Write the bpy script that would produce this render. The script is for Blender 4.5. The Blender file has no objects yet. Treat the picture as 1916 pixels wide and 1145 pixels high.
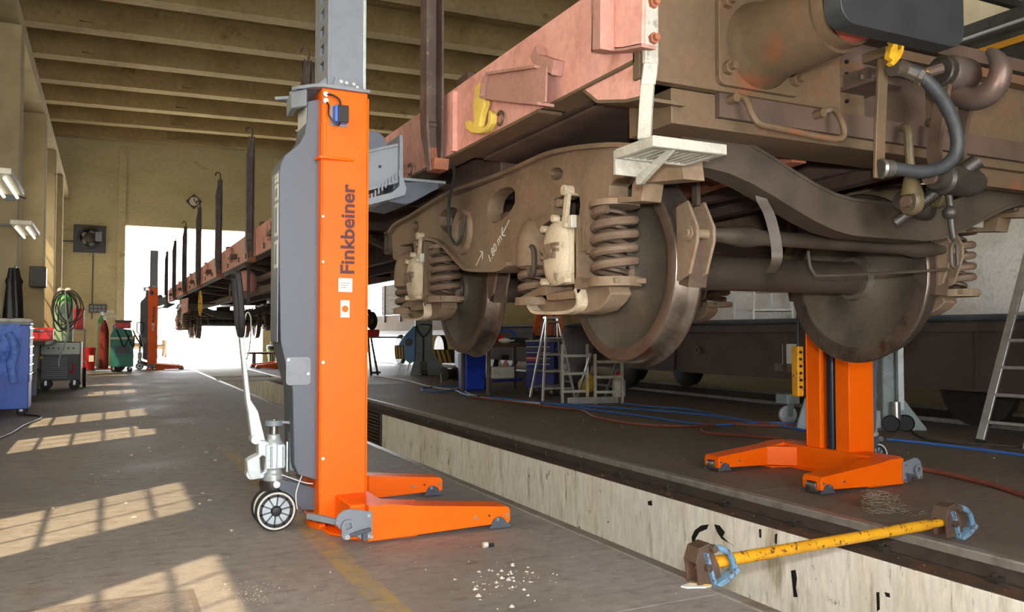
import bpy, bmesh, math, random
from mathutils import Vector, Matrix, Euler
from mathutils.geometry import tessellate_polygon
random.seed(7)
scene = bpy.context.scene
col = scene.collection
PI = math.pi

# ------------------------------------------------------------------ camera
FPX = 1540.0; EYE = 1.04; CXP, CYP = 958.0, 572.5
YAW = math.atan(758.0 / 1540.0); PITCH = math.atan(51.5 / 1540.0)
cam_d = bpy.data.cameras.new('camera'); cam = bpy.data.objects.new('camera', cam_d)
col.objects.link(cam); scene.camera = cam
cam_d.sensor_width = 36.0; cam_d.lens = FPX / 1916.0 * 36.0; cam_d.clip_start = 0.05; cam_d.clip_end = 400
cam.location = (0, 0, EYE); cam.rotation_euler = (PI / 2 + PITCH, 0, -YAW)

# ------------------------------------------------------------------ sky, sun, exposure
world = bpy.data.worlds.new('world'); scene.world = world; world.use_nodes = True
bg = world.node_tree.nodes['Background']
bg.inputs[0].default_value = (0.93, 0.96, 1.0, 1); bg.inputs[1].default_value = 6.5
SUN_ELEV = math.radians(55)
sun_d = bpy.data.lights.new('sun', 'SUN'); sun = bpy.data.objects.new('sun', sun_d); col.objects.link(sun)
sun_d.energy = 24; sun_d.angle = math.radians(0.6); sun_d.color = (1.0, 0.9, 0.76)
_d = Vector((0.78 * math.cos(SUN_ELEV), 0.626 * math.cos(SUN_ELEV), -math.sin(SUN_ELEV)))
sun.rotation_euler = _d.to_track_quat('-Z', 'Y').to_euler(); sun.location = (-10, -8, 20)
flash_d = bpy.data.lights.new('camera_flash', 'AREA'); flash = bpy.data.objects.new('camera_flash', flash_d)
col.objects.link(flash); flash_d.shape = 'DISK'; flash_d.size = 0.10; flash_d.energy = 62; flash_d.color = (1, 0.97, 0.93)
flash.location = (0.02, -0.02, EYE + 0.16); flash.rotation_euler = (PI / 2 + PITCH + 0.02, 0, -YAW - 0.06)
vs = scene.view_settings
vs.view_transform = 'Standard'; vs.look = 'None'; vs.exposure = 0.85; vs.gamma = 1.0; vs.use_curve_mapping = False

# ------------------------------------------------------------------ helpers: rays onto planes of the place
_cy, _sy, _cp, _sp = math.cos(YAW), math.sin(YAW), math.cos(PITCH), math.sin(PITCH)
RT = Vector((_cy, -_sy, 0)); FW = Vector((_sy * _cp, _cy * _cp, _sp)); UP = RT.cross(FW)
def ray(u, v): return FW + RT * ((u - CXP) / FPX) + UP * ((CYP - v) / FPX)
def atX(u, v, X): d = ray(u, v); t = X / d.x; return Vector((X, d.y * t, EYE + d.z * t))
def atY(u, v, Y): d = ray(u, v); t = Y / d.y; return Vector((d.x * t, Y, EYE + d.z * t))
def atZ(u, v, Z=0.0): d = ray(u, v); t = (Z - EYE) / d.z; return Vector((d.x * t, d.y * t, Z))
def mpp(p): return (Vector(p) - Vector((0, 0, EYE))).dot(FW) / FPX      # metres per pixel there
def yzX(pts, X): return [(p.y, p.z) for p in (atX(u, v, X) for u, v in pts)]
def xzY(pts, Y): return [(p.x, p.z) for p in (atY(u, v, Y) for u, v in pts)]

def cat(pts, n=6, closed=False):
    P = [Vector(p) for p in pts]; out = []; N = len(P)
    for i in range(N if closed else N - 1):
        if closed: a, b, c, d = P[(i-1) % N], P[i], P[(i+1) % N], P[(i+2) % N]
        else: a, b, c, d = P[max(i-1, 0)], P[i], P[i+1], P[min(i+2, N-1)]
        for k in range(n):
            t = k / n
            out.append(0.5 * ((2*b) + (c-a)*t + (2*a-5*b+4*c-d)*t*t + (3*b-a-3*c+d)*t**3))
    if not closed: out.append(P[-1])
    return out

SMALL = {'bolt','screw','hole','pin','cable_gland','toothed_strip','valve_rod','rivet','tooth','spoke','rail_clip'}
class MB:
    def __init__(s): s.v = []; s.f = []
    def add(s, vs, fs):
        o = len(s.v); s.v += [tuple(v) for v in vs]; s.f += [tuple(i + o for i in f) for f in fs]; return s
    def box(s, x0, y0, z0, x1, y1, z1):
        return s.add([(x0,y0,z0),(x1,y0,z0),(x1,y1,z0),(x0,y1,z0),(x0,y0,z1),(x1,y0,z1),(x1,y1,z1),(x0,y1,z1)],
                     [(0,3,2,1),(4,5,6,7),(0,1,5,4),(1,2,6,5),(2,3,7,6),(3,0,4,7)])
    def obox(s, c, size, rot=(0,0,0)):
        R = Euler(rot).to_matrix() if not isinstance(rot, Matrix) else rot
        c = Vector(c); hx, hy, hz = (q / 2 for q in size)
        vs_ = [c + R @ Vector((x*hx, y*hy, z*hz)) for z in (-1,1) for x, y in ((-1,-1),(1,-1),(1,1),(-1,1))]
        return s.add(vs_, [(0,3,2,1),(4,5,6,7),(0,1,5,4),(1,2,6,5),(2,3,7,6),(3,0,4,7)])
    def bar(s, p0, p1, w, h, side=(0,0,1)):
        p0, p1 = Vector(p0), Vector(p1); d = (p1 - p0).normalized(); sd = Vector(side)
        a = d.cross(sd)
        if a.length < 1e-4: a = d.cross(Vector((1,0,0)))
        a.normalize(); b = a.cross(d).normalized()
        vs_ = [p + a*(x*w/2) + b*(y*h/2) for p in (p0, p1) for x, y in ((-1,-1),(1,-1),(1,1),(-1,1))]
        return s.add(vs_, [(0,3,2,1),(4,5,6,7),(0,1,5,4),(1,2,6,5),(2,3,7,6),(3,0,4,7)])
    def cyl(s, p0, p1, r0, r1=None, n=16, cap=True):
        if r1 is None: r1 = r0
        p0, p1 = Vector(p0), Vector(p1); d = (p1 - p0).normalized()
        a = d.orthogonal().normalized(); b = d.cross(a)
        vs_ = []
        for p, r in ((p0, r0), (p1, r1)):
            for i in range(n):
                t = 2*PI*i/n; vs_.append(p + a*(r*math.cos(t)) + b*(r*math.sin(t)))
        fs = [(i, (i+1) % n, n + (i+1) % n, n + i) for i in range(n)]
        if cap: fs += [tuple(range(n-1, -1, -1)), tuple(range(n, 2*n))]
        return s.add(vs_, fs)
    def tube(s, pts, r, n=8, closed=False):
        P = [Vector(p) for p in pts]; N = len(P); rs = r if isinstance(r, (list, tuple)) else [r]*N
        T = []
        for i in range(N):
            if closed: t = P[(i+1) % N] - P[i-1]
            else: t = P[min(i+1, N-1)] - P[max(i-1, 0)]
            T.append(t.normalized())
        a = T[0].orthogonal().normalized(); vs_ = []
        for i in range(N):
            a = (a - T[i]*a.dot(T[i]))
            a = a.normalized() if a.length > 1e-6 else T[i].orthogonal().normalized()
            b = T[i].cross(a)
            for k in range(n):
                t = 2*PI*k/n; vs_.append(P[i] + a*(rs[i]*math.cos(t)) + b*(rs[i]*math.sin(t)))
        fs = []
        for i in range(N if closed else N-1):
            j = (i+1) % N
            for k in range(n): fs.append((i*n+k, i*n+(k+1) % n, j*n+(k+1) % n, j*n+k))
        if not closed: fs += [tuple(range(n-1, -1, -1)), tuple(range((N-1)*n, N*n))]
        return s.add(vs_, fs)
    def strap(s, pts, w, t, side):
        P = [Vector(p) for p in pts]; N = len(P); vs_ = []; sd0 = Vector(side).normalized()
        for i in range(N):
            d = (P[min(i+1, N-1)] - P[max(i-1, 0)]).normalized(); nr = d.cross(sd0).normalized(); sd = sd0
            for x, y in ((-1,-1),(1,-1),(1,1),(-1,1)): vs_.append(P[i] + sd*(x*w/2) + nr*(y*t/2))
        fs = [(0,3,2,1), tuple(4*(N-1)+k for k in range(4))]
        for i in range(N-1):
            for k in range(4): fs.append((4*i+k, 4*i+(k+1) % 4, 4*i+4+(k+1) % 4, 4*i+4+k))
        return s.add(vs_, fs)
    def prism(s, poly, axis, a, b, holes=()):
        def m(p, h):
            x, y = p[0], p[1]
            return (h, x, y) if axis == 'x' else ((x, h, y) if axis == 'y' else (x, y, h))
        loops = [list(poly)] + [list(h) for h in holes]
        flat = [p for l in loops for p in l]
        tr = tessellate_polygon([[Vector((p[0], p[1], 0)) for p in l] for l in loops]) if (holes or len(poly) > 4) else None
        n = len(flat); vs_ = [m(p, a) for p in flat] + [m(p, b) for p in flat]
        if tr is None: fs = [tuple(range(n-1, -1, -1)), tuple(range(n, 2*n))]
        else: fs = [tuple(t) for t in tr] + [tuple(i+n for i in reversed(t)) for t in tr]
        o = 0
        for l in loops:
            k = len(l)
            for i in range(k): fs.append((o+i, o+(i+1) % k, n+o+(i+1) % k, n+o+i))
            o += k
        return s.add(vs_, fs)
    def lathe(s, prof, o, d, n=24, ring=False):
        o = Vector(o); d = Vector(d).normalized(); a = d.orthogonal().normalized(); b = d.cross(a); vs_ = []; fs = []
        for r, h in prof:
            for i in range(n):
                t = 2*PI*i/n; vs_.append(o + d*h + a*(r*math.cos(t)) + b*(r*math.sin(t)))
        m = len(prof)
        for j in range(m-1):
            for i in range(n): fs.append((j*n+i, j*n+(i+1) % n, (j+1)*n+(i+1) % n, (j+1)*n+i))
        if ring: fs += [((m-1)*n+i, (m-1)*n+(i+1) % n, (i+1) % n, i) for i in range(n)]
        else: fs += [tuple(range(n-1, -1, -1)), tuple(range((m-1)*n, m*n))]
        return s.add(vs_, fs)
    def ell(s, c, r, n=14, m=8, rot=None):
        c = Vector(c); vs_ = []; fs = []; R = Euler(rot).to_matrix() if rot else Matrix.Identity(3)
        for j in range(1, m):
            p = PI*j/m
            for i in range(n):
                t = 2*PI*i/n
                vs_.append(c + R @ Vector((r[0]*math.sin(p)*math.cos(t), r[1]*math.sin(p)*math.sin(t), r[2]*math.cos(p))))
        top = len(vs_); vs_.append(c + R @ Vector((0,0,r[2]))); vs_.append(c + R @ Vector((0,0,-r[2])))
        for j in range(m-2):
            for i in range(n): fs.append((j*n+i, j*n+(i+1) % n, (j+1)*n+(i+1) % n, (j+1)*n+i))
        for i in range(n):
            fs.append((top, (i+1) % n, i)); fs.append((top+1, (m-2)*n+i, (m-2)*n+(i+1) % n))
        return s.add(vs_, fs)
    def xf(s, mat):
        s.v = [tuple(mat @ Vector(v)) for v in s.v]; return s
    def build(s, name, mat, parent=None, bevel=0, smooth=True, seg=2, ang=35, stuff=False):
        me = bpy.data.meshes.new(name); me.from_pydata(s.v, [], s.f); me.update()
        bm = bmesh.new(); bm.from_mesh(me); bmesh.ops.recalc_face_normals(bm, faces=bm.faces); bm.to_mesh(me); bm.free()
        if smooth:
            me.polygons.foreach_set('use_smooth', [True]*len(me.polygons)); me.set_sharp_from_angle(angle=math.radians(ang))
        me.materials.append(mat)
        o = bpy.data.objects.new(name, me); col.objects.link(o)
        if parent is not None: o.parent = parent
        if stuff or name in SMALL: o['kind'] = 'stuff'
        if bevel:
            b = o.modifiers.new('bevel', 'BEVEL'); b.width = bevel; b.segments = seg; b.limit_method = 'ANGLE'; b.angle_limit = math.radians(40)
        return o

def circ(cx, cy, rx, ry=None, n=20, a0=0, a1=2*PI):
    ry = rx if ry is None else ry; full = abs(a1 - a0 - 2*PI) < 1e-6
    return [(cx + rx*math.cos(a0+(a1-a0)*i/(n if full else n-1)), cy + ry*math.sin(a0+(a1-a0)*i/(n if full else n-1))) for i in range(n)]
def rrect(x0, y0, x1, y1, r, n=5):
    out = []
    for cx, cy, a in ((x1-r, y1-r, 0), (x0+r, y1-r, PI/2), (x0+r, y0+r, PI), (x1-r, y0+r, 1.5*PI)):
        for i in range(n): t = a + PI/2*i/(n-1); out.append((cx + r*math.cos(t), cy + r*math.sin(t)))
    return out

def empty(name, loc=(0,0,0), rz=0, parent=None):
    o = bpy.data.objects.new(name, None); col.objects.link(o); o.location = loc; o.rotation_euler = (0,0,rz); o.empty_display_size = 0.1
    if parent is not None: o.parent = parent
    return o
def tag(o, label, cat_, group=None):
    o['label'] = label; o['category'] = cat_
    if group: o['group'] = group
    return o
def thing(name, label, cat_, loc=(0,0,0), rz=0, group=None): return tag(empty(name, loc, rz), label, cat_, group)
def struct(o): o['kind'] = 'structure'; return o
def copy_tree(o, parent=None):
    c = o.copy(); col.objects.link(c); c.parent = parent
    for ch in list(o.children): copy_tree(ch, c)
    return c
def text_mesh(name, txt, size, mat, parent, matrix, extrude=0.002, offset=0.0, align='CENTER', sx=1.0):
    cu = bpy.data.curves.new('lettering', 'FONT'); cu.body = txt; cu.size = size; cu.extrude = extrude; cu.offset = offset
    cu.align_x = align; cu.align_y = 'CENTER'; cu.resolution_u = 4
    t = bpy.data.objects.new('lettering', cu); col.objects.link(t)
    bpy.context.view_layer.update()
    me = bpy.data.meshes.new_from_object(t.evaluated_get(bpy.context.evaluated_depsgraph_get()))
    bpy.data.objects.remove(t); bpy.data.curves.remove(cu)
    me.transform(matrix @ Matrix.Diagonal((sx,1,1,1))); me.materials.clear(); me.materials.append(mat); me.name = name
    o = bpy.data.objects.new(name, me); col.objects.link(o); o.parent = parent
    return o
# frames for lettering: text x axis, text y axis -> matrix
def frame(o, x, y):
    x = Vector(x).normalized(); y = Vector(y).normalized(); z = x.cross(y)
    m = Matrix((x, y, z)).transposed().to_4x4(); m.translation = Vector(o); return m

# ------------------------------------------------------------------ materials
def lin(c):
    if isinstance(c, str): c = tuple(int(c[i:i+2], 16)/255 for i in (0,2,4))
    return tuple((x/12.92 if x <= 0.04045 else ((x+0.055)/1.055)**2.4) for x in c) + (1,)
def mat(name, c1, c2=None, rough=0.6, metal=0.0, scale=6.0, lo=0.42, hi=0.68, bump=0.0, bscale=None, c3=None, scale3=30, lo3=0.6, hi3=0.72,
        stretch=None, spec=0.5, rough2=None, coat=0):
    m = bpy.data.materials.new(name); m.use_nodes = True; nt = m.node_tree; N = nt.nodes; L = nt.links
    b = N['Principled BSDF']; b.inputs['Roughness'].default_value = rough; b.inputs['Metallic'].default_value = metal
    b.inputs['Base Color'].default_value = lin(c1); b.inputs['Specular IOR Level'].default_value = spec
    if coat: b.inputs['Coat Weight'].default_value = coat; b.inputs['Coat Roughness'].default_value = 0.15
    tc = N.new('ShaderNodeTexCoord'); mp = N.new('ShaderNodeMapping'); L.new(tc.outputs['Object'], mp.inputs['Vector'])
    if stretch: mp.inputs['Scale'].default_value = stretch
    def noise(sc, det=7, r=0.6):
        n = N.new('ShaderNodeTexNoise'); n.inputs['Scale'].default_value = sc; n.inputs['Detail'].default_value = det
        n.inputs['Roughness'].default_value = r; L.new(mp.outputs['Vector'], n.inputs['Vector']); return n
    def mixc(fac, a, bcol):
        x = N.new('ShaderNodeMix'); x.data_type = 'RGBA'; L.new(fac, x.inputs[0])
        if isinstance(a, tuple): x.inputs[6].default_value = a
        else: L.new(a, x.inputs[6])
        if isinstance(bcol, tuple): x.inputs[7].default_value = bcol
        else: L.new(bcol, x.inputs[7])
        return x.outputs[2]
    def step(src, lo_, hi_):
        r = N.new('ShaderNodeMapRange'); r.interpolation_type = 'SMOOTHSTEP'; L.new(src, r.inputs[0])
        r.inputs[1].default_value = lo_; r.inputs[2].default_value = hi_; return r.outputs[0]
    cur = None
    if c2:
        n1 = noise(scale); f1 = step(n1.outputs[0], lo, hi); cur = mixc(f1, lin(c1), lin(c2))
        if rough2 is not None:
            rr = N.new('ShaderNodeMapRange'); L.new(f1, rr.inputs[0]); rr.inputs[3].default_value = rough; rr.inputs[4].default_value = rough2
            L.new(rr.outputs[0], b.inputs['Roughness'])
    if c3:
        n3 = noise(scale3, 5, 0.65); cur = mixc(step(n3.outputs[0], lo3, hi3), cur if cur else lin(c1), lin(c3))
    if cur and c3:
        ng = noise(scale3*6, 4, 0.7); mg = N.new('ShaderNodeMapRange'); L.new(ng.outputs[0], mg.inputs[0]); mg.inputs[1].default_value = 0.3; mg.inputs[2].default_value = 0.7
        mg.inputs[3].default_value = 0.84; mg.inputs[4].default_value = 1.14; vm = N.new('ShaderNodeVectorMath'); vm.operation = 'SCALE'; L.new(cur, vm.inputs[0]); L.new(mg.outputs[0], vm.inputs['Scale']); cur = vm.outputs[0]
    if cur: L.new(cur, b.inputs['Base Color'])
    if bump:
        nb = noise(bscale or scale*4, 6); bp = N.new('ShaderNodeBump'); bp.inputs['Strength'].default_value = bump; bp.inputs['Distance'].default_value = 0.01
        L.new(nb.outputs[0], bp.inputs['Height']); L.new(bp.outputs[0], b.inputs['Normal'])
    m['_'] = 1
    return m
def emit(name, c, s):
    m = bpy.data.materials.new(name); m.use_nodes = True; b = m.node_tree.nodes['Principled BSDF']
    b.inputs['Base Color'].default_value = lin(c); b.inputs['Emission Color'].default_value = lin(c); b.inputs['Emission Strength'].default_value = s; return m

M = {}
M['orange'] = mat('orange_paint', 'fb6a04', 'f56303', 0.42, scale=3, bump=0.03, bscale=60, spec=0.25)
M['grey_paint'] = mat('slate_grey_paint', '59606c', '535a66', 0.5, scale=150, bump=0.06, bscale=220)
M['dark_grey'] = mat('dark_grey_paint', '4c525e', '454b56', 0.5, scale=10)
M['mid_grey'] = mat('grey_metal_paint', '7d848d', '747b85', 0.42, scale=10)
M['zinc'] = mat('zinc_bolt', 'd5d6d4', rough=0.3, metal=0.9)
M['steel'] = mat('bare_steel', '9a9894', '7d7a76', 0.35, metal=0.9, scale=14)
M['silver'] = mat('silver_paint', 'c0cacb', 'b3bec0', 0.38, metal=0.25, scale=20)
M['rubber'] = mat('black_rubber', '1d1e20', '26272a', 0.6, scale=30)
M['black'] = mat('black_plastic', '151517', rough=0.45)
M['white'] = mat('white_sticker', 'd8d8d2', rough=0.5)
M['red_print'] = mat('dark_red_print', '4a0d0c', rough=0.5)
M['pink'] = mat('faded_red_oxide_paint', 'cf9a8f', 'c2877c', 0.62, scale=2.2, c3='a0674e', scale3=3.5, lo3=0.54, hi3=0.8, bump=0.12, bscale=40)
M['oxide'] = mat('brown_oxide_paint', '5f4c38', '554733', 0.62, scale=3.5, c3='71452b', scale3=5, lo3=0.52, hi3=0.75, bump=0.15, bscale=40)
M['bogie'] = mat('grimy_bogie_steel', '7f6c58', '6b5945', 0.68, scale=3.2, c3='845c48', scale3=6, lo3=0.55, hi3=0.8, bump=0.3, bscale=26)
M['grime'] = mat('dark_greasy_steel', '463c32', '362e27', 0.55, scale=5, bump=0.25, bscale=30)
M['spring'] = mat('dusty_spring_steel', '6d5a4a', '5b4a3c', 0.65, scale=6, c3='7d6450', scale3=12, bump=0.2, bscale=40)
M['grease'] = mat('black_greasy_steel', '35302b', '25211e', 0.42, scale=8, bump=0.25, bscale=30)
M['wheel'] = mat('wheel_disc_grime', '5e564a', '4b443b', 0.6, scale=4, bump=0.15, bscale=25, c3='6b5a45', scale3=9)
M['wheel_rust'] = mat('rusty_wheel_rim', '58473b', '47392f', 0.5, scale=8, c3='74503a', scale3=20, bump=0.15, bscale=40)
M['tread'] = mat('polished_wheel_tread', '8c7f74', '5d5148', 0.3, metal=0.8, scale=4, stretch=(1,1,1), c3='6b4330', scale3=8)
M['under'] = mat('underframe_grime', '544238', '42342c', 0.7, scale=4, bump=0.2, bscale=30)
M['rust'] = mat('orange_rust', '9a5c40', '80503c', 0.7, scale=12, bump=0.2, bscale=50)
M['stake'] = mat('stake_steel', '4f3f38', '66574f', 0.5, scale=7, c3='857670', scale3=16, bump=0.2, bscale=40)
M['tan_light'] = mat('pale_dusty_cast_iron', 'c2b59d', 'a89b84', 0.62, scale=7, c3='8d7c64', scale3=14, bump=0.3, bscale=50)
M['yellow_worn'] = mat('worn_yellow_paint', 'dcc25a', 'cbb04e', 0.55, scale=9, c3='9a7f45', scale3=16, bump=0.15, bscale=50)
M['yellow_chip'] = mat('chipped_yellow_paint', 'e2a51e', 'd3951a', 0.5, scale=6, c3='5d3a1e', scale3=34, lo3=0.58, hi3=0.62, bump=0.12, bscale=60)
M['step_white'] = mat('white_step_paint', 'a8a69b', '97958a', 0.55, scale=8, c3='7d786c', scale3=12)
M['pink_d'] = mat('dull_red_oxide', 'a2776b', '93695d', 0.62, scale=3, c3='7a5a48', scale3=6, bump=0.12, bscale=40)
M['white_paint'] = mat('dirty_white_paint', 'c2c0b4', 'b2afa2', 0.5, scale=8, c3='aaa698', scale3=14)
M['blue_clamp'] = mat('blue_worn_paint', '6f97b5', '5d83a2', 0.5, scale=14, c3='5b4f4a', scale3=25, lo3=0.52, hi3=0.62)
M['brown_plate'] = mat('brown_clamp_plate', '4f3d33', '6a4a3a', 0.6, scale=16)
M['hook'] = mat('worn_hook_steel', '5c534e', '6b554b', 0.42, metal=0.4, scale=9, bump=0.12)
M['hose'] = mat('black_hose', '35373a', '2b2d2f', 0.55, scale=30, bump=0.1)
M['brass'] = mat('yellow_cock', 'd9a928', 'b98a20', 0.4, scale=14)
# ------------------------------------------------------------------ setting materials
def floor_mat(name, base, dark, warm, line=None):
    m = mat(name, base, dark, 0.72, scale=1.1, lo=0.38, hi=0.72, bump=0.22, bscale=18, c3=warm, scale3=2.4, lo3=0.5, hi3=0.75, rough2=0.5)
    nt = m.node_tree; N = nt.nodes; L = nt.links; b = N['Principled BSDF']
    src = b.inputs['Base Color'].links[0].from_socket
    tc = [n for n in N if n.type == 'TEX_COORD'][0]
    def noise(sc, st=None, det=8):
        n = N.new('ShaderNodeTexNoise'); n.inputs['Scale'].default_value = sc; n.inputs['Detail'].default_value = det; n.inputs['Roughness'].default_value = 0.7
        mp = N.new('ShaderNodeMapping'); L.new(tc.outputs['Object'], mp.inputs[0]); L.new(mp.outputs[0], n.inputs['Vector'])
        if st: mp.inputs['Scale'].default_value = st
        return n.outputs[0]
    def rng(s, a, c):
        r = N.new('ShaderNodeMapRange'); r.interpolation_type = 'SMOOTHSTEP'; L.new(s, r.inputs[0]); r.inputs[1].default_value = a; r.inputs[2].default_value = c; return r.outputs[0]
    def mx(f, a, c):
        x = N.new('ShaderNodeMix'); x.data_type = 'RGBA'; L.new(f, x.inputs[0]); L.new(a, x.inputs[6]); x.inputs[7].default_value = lin(c); return x.outputs[2]
    def mul(a, c):
        x = N.new('ShaderNodeMath'); x.operation = 'MULTIPLY'; L.new(a, x.inputs[0])
        if isinstance(c, float): x.inputs[1].default_value = c
        else: L.new(c, x.inputs[1])
        return x.outputs[0]
    cur = mx(mul(rng(noise(7, (1, 2.2, 1)), 0.5, 0.72), 0.6), src, '4d443d')        # scuffs and oil
    cur = mx(mul(rng(noise(26), 0.62, 0.74), 0.55), cur, 'b3a99c')                   # pale dust specks
    if line:
        sx = N.new('ShaderNodeSeparateXYZ'); L.new(tc.outputs['Object'], sx.inputs[0])
        s1 = N.new('ShaderNodeMath'); s1.operation = 'SUBTRACT'; L.new(sx.outputs[0], s1.inputs[0]); s1.inputs[1].default_value = line
        a1 = N.new('ShaderNodeMath'); a1.operation = 'ABSOLUTE'; L.new(s1.outputs[0], a1.inputs[0])
        band = rng(a1.outputs[0], 0.065, 0.05)
        fy = rng(sx.outputs[1], 8.6, 7.4)
        cur = mx(mul(mul(mul(band, rng(noise(9), 0.34, 0.60)), fy), 0.65), cur, 'b79c4e')
    L.new(cur, b.inputs['Base Color'])
    return m
M['floor_l'] = floor_mat('workshop_floor_left', '989390', '84807b', '8b8079', line=0.985)
M['floor_r'] = floor_mat('workshop_floor_right', '7d7268', '665b53', '7a6152')
def pit_mat():
    m = mat('whitewashed_pit_concrete', 'f4f0e6', 'e6decd', 0.8, scale=2.2, stretch=(1,1,0.22), bump=0.3, bscale=22, c3='b5a88f', scale3=5, lo3=0.55, hi3=0.72)
    nt = m.node_tree; N = nt.nodes; L = nt.links; b = N['Principled BSDF']; src = b.inputs['Base Color'].links[0].from_socket
    tc = [n for n in N if n.type == 'TEX_COORD'][0]
    cur = src
    for sc, st, a, c, colr in ((16, (1,1.3,0.12), 0.62, 0.70, '6d5f4d'), (30, (1,1,0.10), 0.66, 0.71, '3c3128'), (5, (1,1,0.8), 0.64, 0.69, '4a4740'), (9, (1,1,1.6), 0.66, 0.7, '2b2a29')):
        n = N.new('ShaderNodeTexNoise'); n.inputs['Scale'].default_value = sc; n.inputs['Detail'].default_value = 8; n.inputs['Roughness'].default_value = 0.7
        mp = N.new('ShaderNodeMapping'); mp.inputs['Scale'].default_value = st; L.new(tc.outputs['Object'], mp.inputs[0]); L.new(mp.outputs[0], n.inputs['Vector'])
        r = N.new('ShaderNodeMapRange'); L.new(n.outputs[0], r.inputs[0]); r.inputs[1].default_value = a; r.inputs[2].default_value = c
        x = N.new('ShaderNodeMix'); x.data_type = 'RGBA'; L.new(r.outputs[0], x.inputs[0]); L.new(cur, x.inputs[6]); x.inputs[7].default_value = lin(colr); cur = x.outputs[2]
    L.new(cur, b.inputs['Base Color']); return m
M['pit'] = pit_mat()
M['ledge'] = mat('oily_pit_ledge', '4d4037', '6b4a36', 0.75, scale=5, c3='8a5a3a', scale3=4, lo3=0.58, hi3=0.75, bump=0.4, bscale=30)
M['railside'] = mat('rail_web', '4a3f38', '3a322d', 0.6, scale=8)
M['railtop'] = mat('rail_head', '96918b', '7d766f', 0.38, metal=0.3, scale=10)
M['wall'] = mat('beige_concrete_wall', 'c9c19c', 'bdb48d', 0.85, scale=1.2, bump=0.15, bscale=14, stretch=(0.5,0.5,1.4), c3='a9a07a', scale3=2.5)
M['wall_l'] = mat('warm_plaster_wall', 'b0a280', 'a39472', 0.85, scale=1.5, bump=0.1, bscale=14)
M['ceil'] = mat('grimy_concrete_ceiling', 'ab9870', '9b8860', 0.9, scale=0.9, c3='85734f', scale3=1.6, bump=0.15, bscale=10)
M['apron'] = mat('pale_outdoor_concrete', 'd8d6d0', 'cac8c2', 0.9, scale=0.5)
M['frame'] = mat('grey_window_frame', '6d6f68', rough=0.6)
M['dark_steel'] = mat('dark_roof_steel', '3c3a36', '302e2b', 0.7, scale=6)
def glass_mat():
    m = bpy.data.materials.new('dusty_window_glass'); m.use_nodes = True; nt = m.node_tree; nt.nodes.clear()
    o = nt.nodes.new('ShaderNodeOutputMaterial'); t = nt.nodes.new('ShaderNodeBsdfTransparent'); t.inputs[0].default_value = (0.52, 0.48, 0.40, 1)
    d = nt.nodes.new('ShaderNodeBsdfTranslucent'); d.inputs[0].default_value = (0.8, 0.78, 0.7, 1)
    x = nt.nodes.new('ShaderNodeMixShader'); x.inputs[0].default_value = 0.25
    nt.links.new(t.outputs[0], x.inputs[1]); nt.links.new(d.outputs[0], x.inputs[2]); nt.links.new(x.outputs[0], o.inputs[0]); return m
M['glass'] = glass_mat()

XL, XR = 2.28, 3.73            # gauge faces of the two rails
YW = 30.0                      # far gable wall
XW = -1.8                      # left wall face
XE = 17.5                      # right end of the hall
Y0 = -5.0
# ------------------------------------------------------------------ floor slabs
fl = struct(empty('floor'))
cuts = [Y0, -0.6, 2.62, 5.69, 10.4, 15.2, 20.0, 25.0, YW + 0.6]
for a, b in zip(cuts[:-1], cuts[1:]):
    MB().box(-2.3, a + 0.004, -0.25, XL - 0.075, b - 0.004, 0.0).build('slab', M['floor_l'], fl, smooth=False)
fr = struct(empty('floor_right'))
for a, b in zip([Y0, 4.2, 9.5, 16, 23], [4.2, 9.5, 16, 23, YW + 0.6]):
    MB().box(XR + 0.075, a + 0.003, -0.25, XE + 1, b - 0.003, 0.0).build('slab', M['floor_r'], fr, smooth=False)
# ribbed steel trench cover by the camera
tc_ = struct(empty('trim_1'))
mbp = MB().box(-1.7, 2.70, 0.0, 0.33, 3.60, 0.005)
for i in range(44): mbp.box(-1.68, 2.72 + i*0.0195, 0.005, 0.31, 2.72 + i*0.0195 + 0.009, 0.009)
mbp.build('cover_plate', mat('ribbed_steel_cover', '8a8078', '786e66', 0.55, metal=0.3, scale=5, c3='7d5a45', scale3=6), tc_, smooth=False)

# ------------------------------------------------------------------ inspection pit
PW = 3.56                      # right pit wall face
PEND = 21.6
wr = struct(empty('wall_pit_right'))
g0, g1 = 11.45, 12.7             # recess for the heater
mbw = MB()
n0, n1 = atX(468, 728, PW).y, atX(490, 745, PW).y
n0, n1 = sorted((n0, n1))
mbw.box(PW, Y0, -1.5, XR + 0.10, g0, -0.116); mbw.box(PW, g1, -1.5, XR + 0.10, n0, -0.116)
mbw.box(PW, n0, -1.5, XR + 0.10, n1, -0.42); mbw.box(PW, n0, -0.22, XR + 0.10, n1, -0.116); mbw.box(PW + 0.08, n0, -0.42, XR + 0.10, n1, -0.22)
mbw.box(PW, n1, -1.5, XR + 0.10, PEND, -0.116)
mbw.box(PW + 0.16, g0, -1.5, XR + 0.10, g1, -0.116)
mbw.build('wall_face', M['pit'], wr, bevel=0.006)
MB().box(PW + 0.004, Y0, -0.118, XR + 0.09, PEND, -0.112).build('ledge', M['ledge'], wr, smooth=False)
M['tar'] = mat('black_tar', '1c1a19', rough=0.5)
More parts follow.
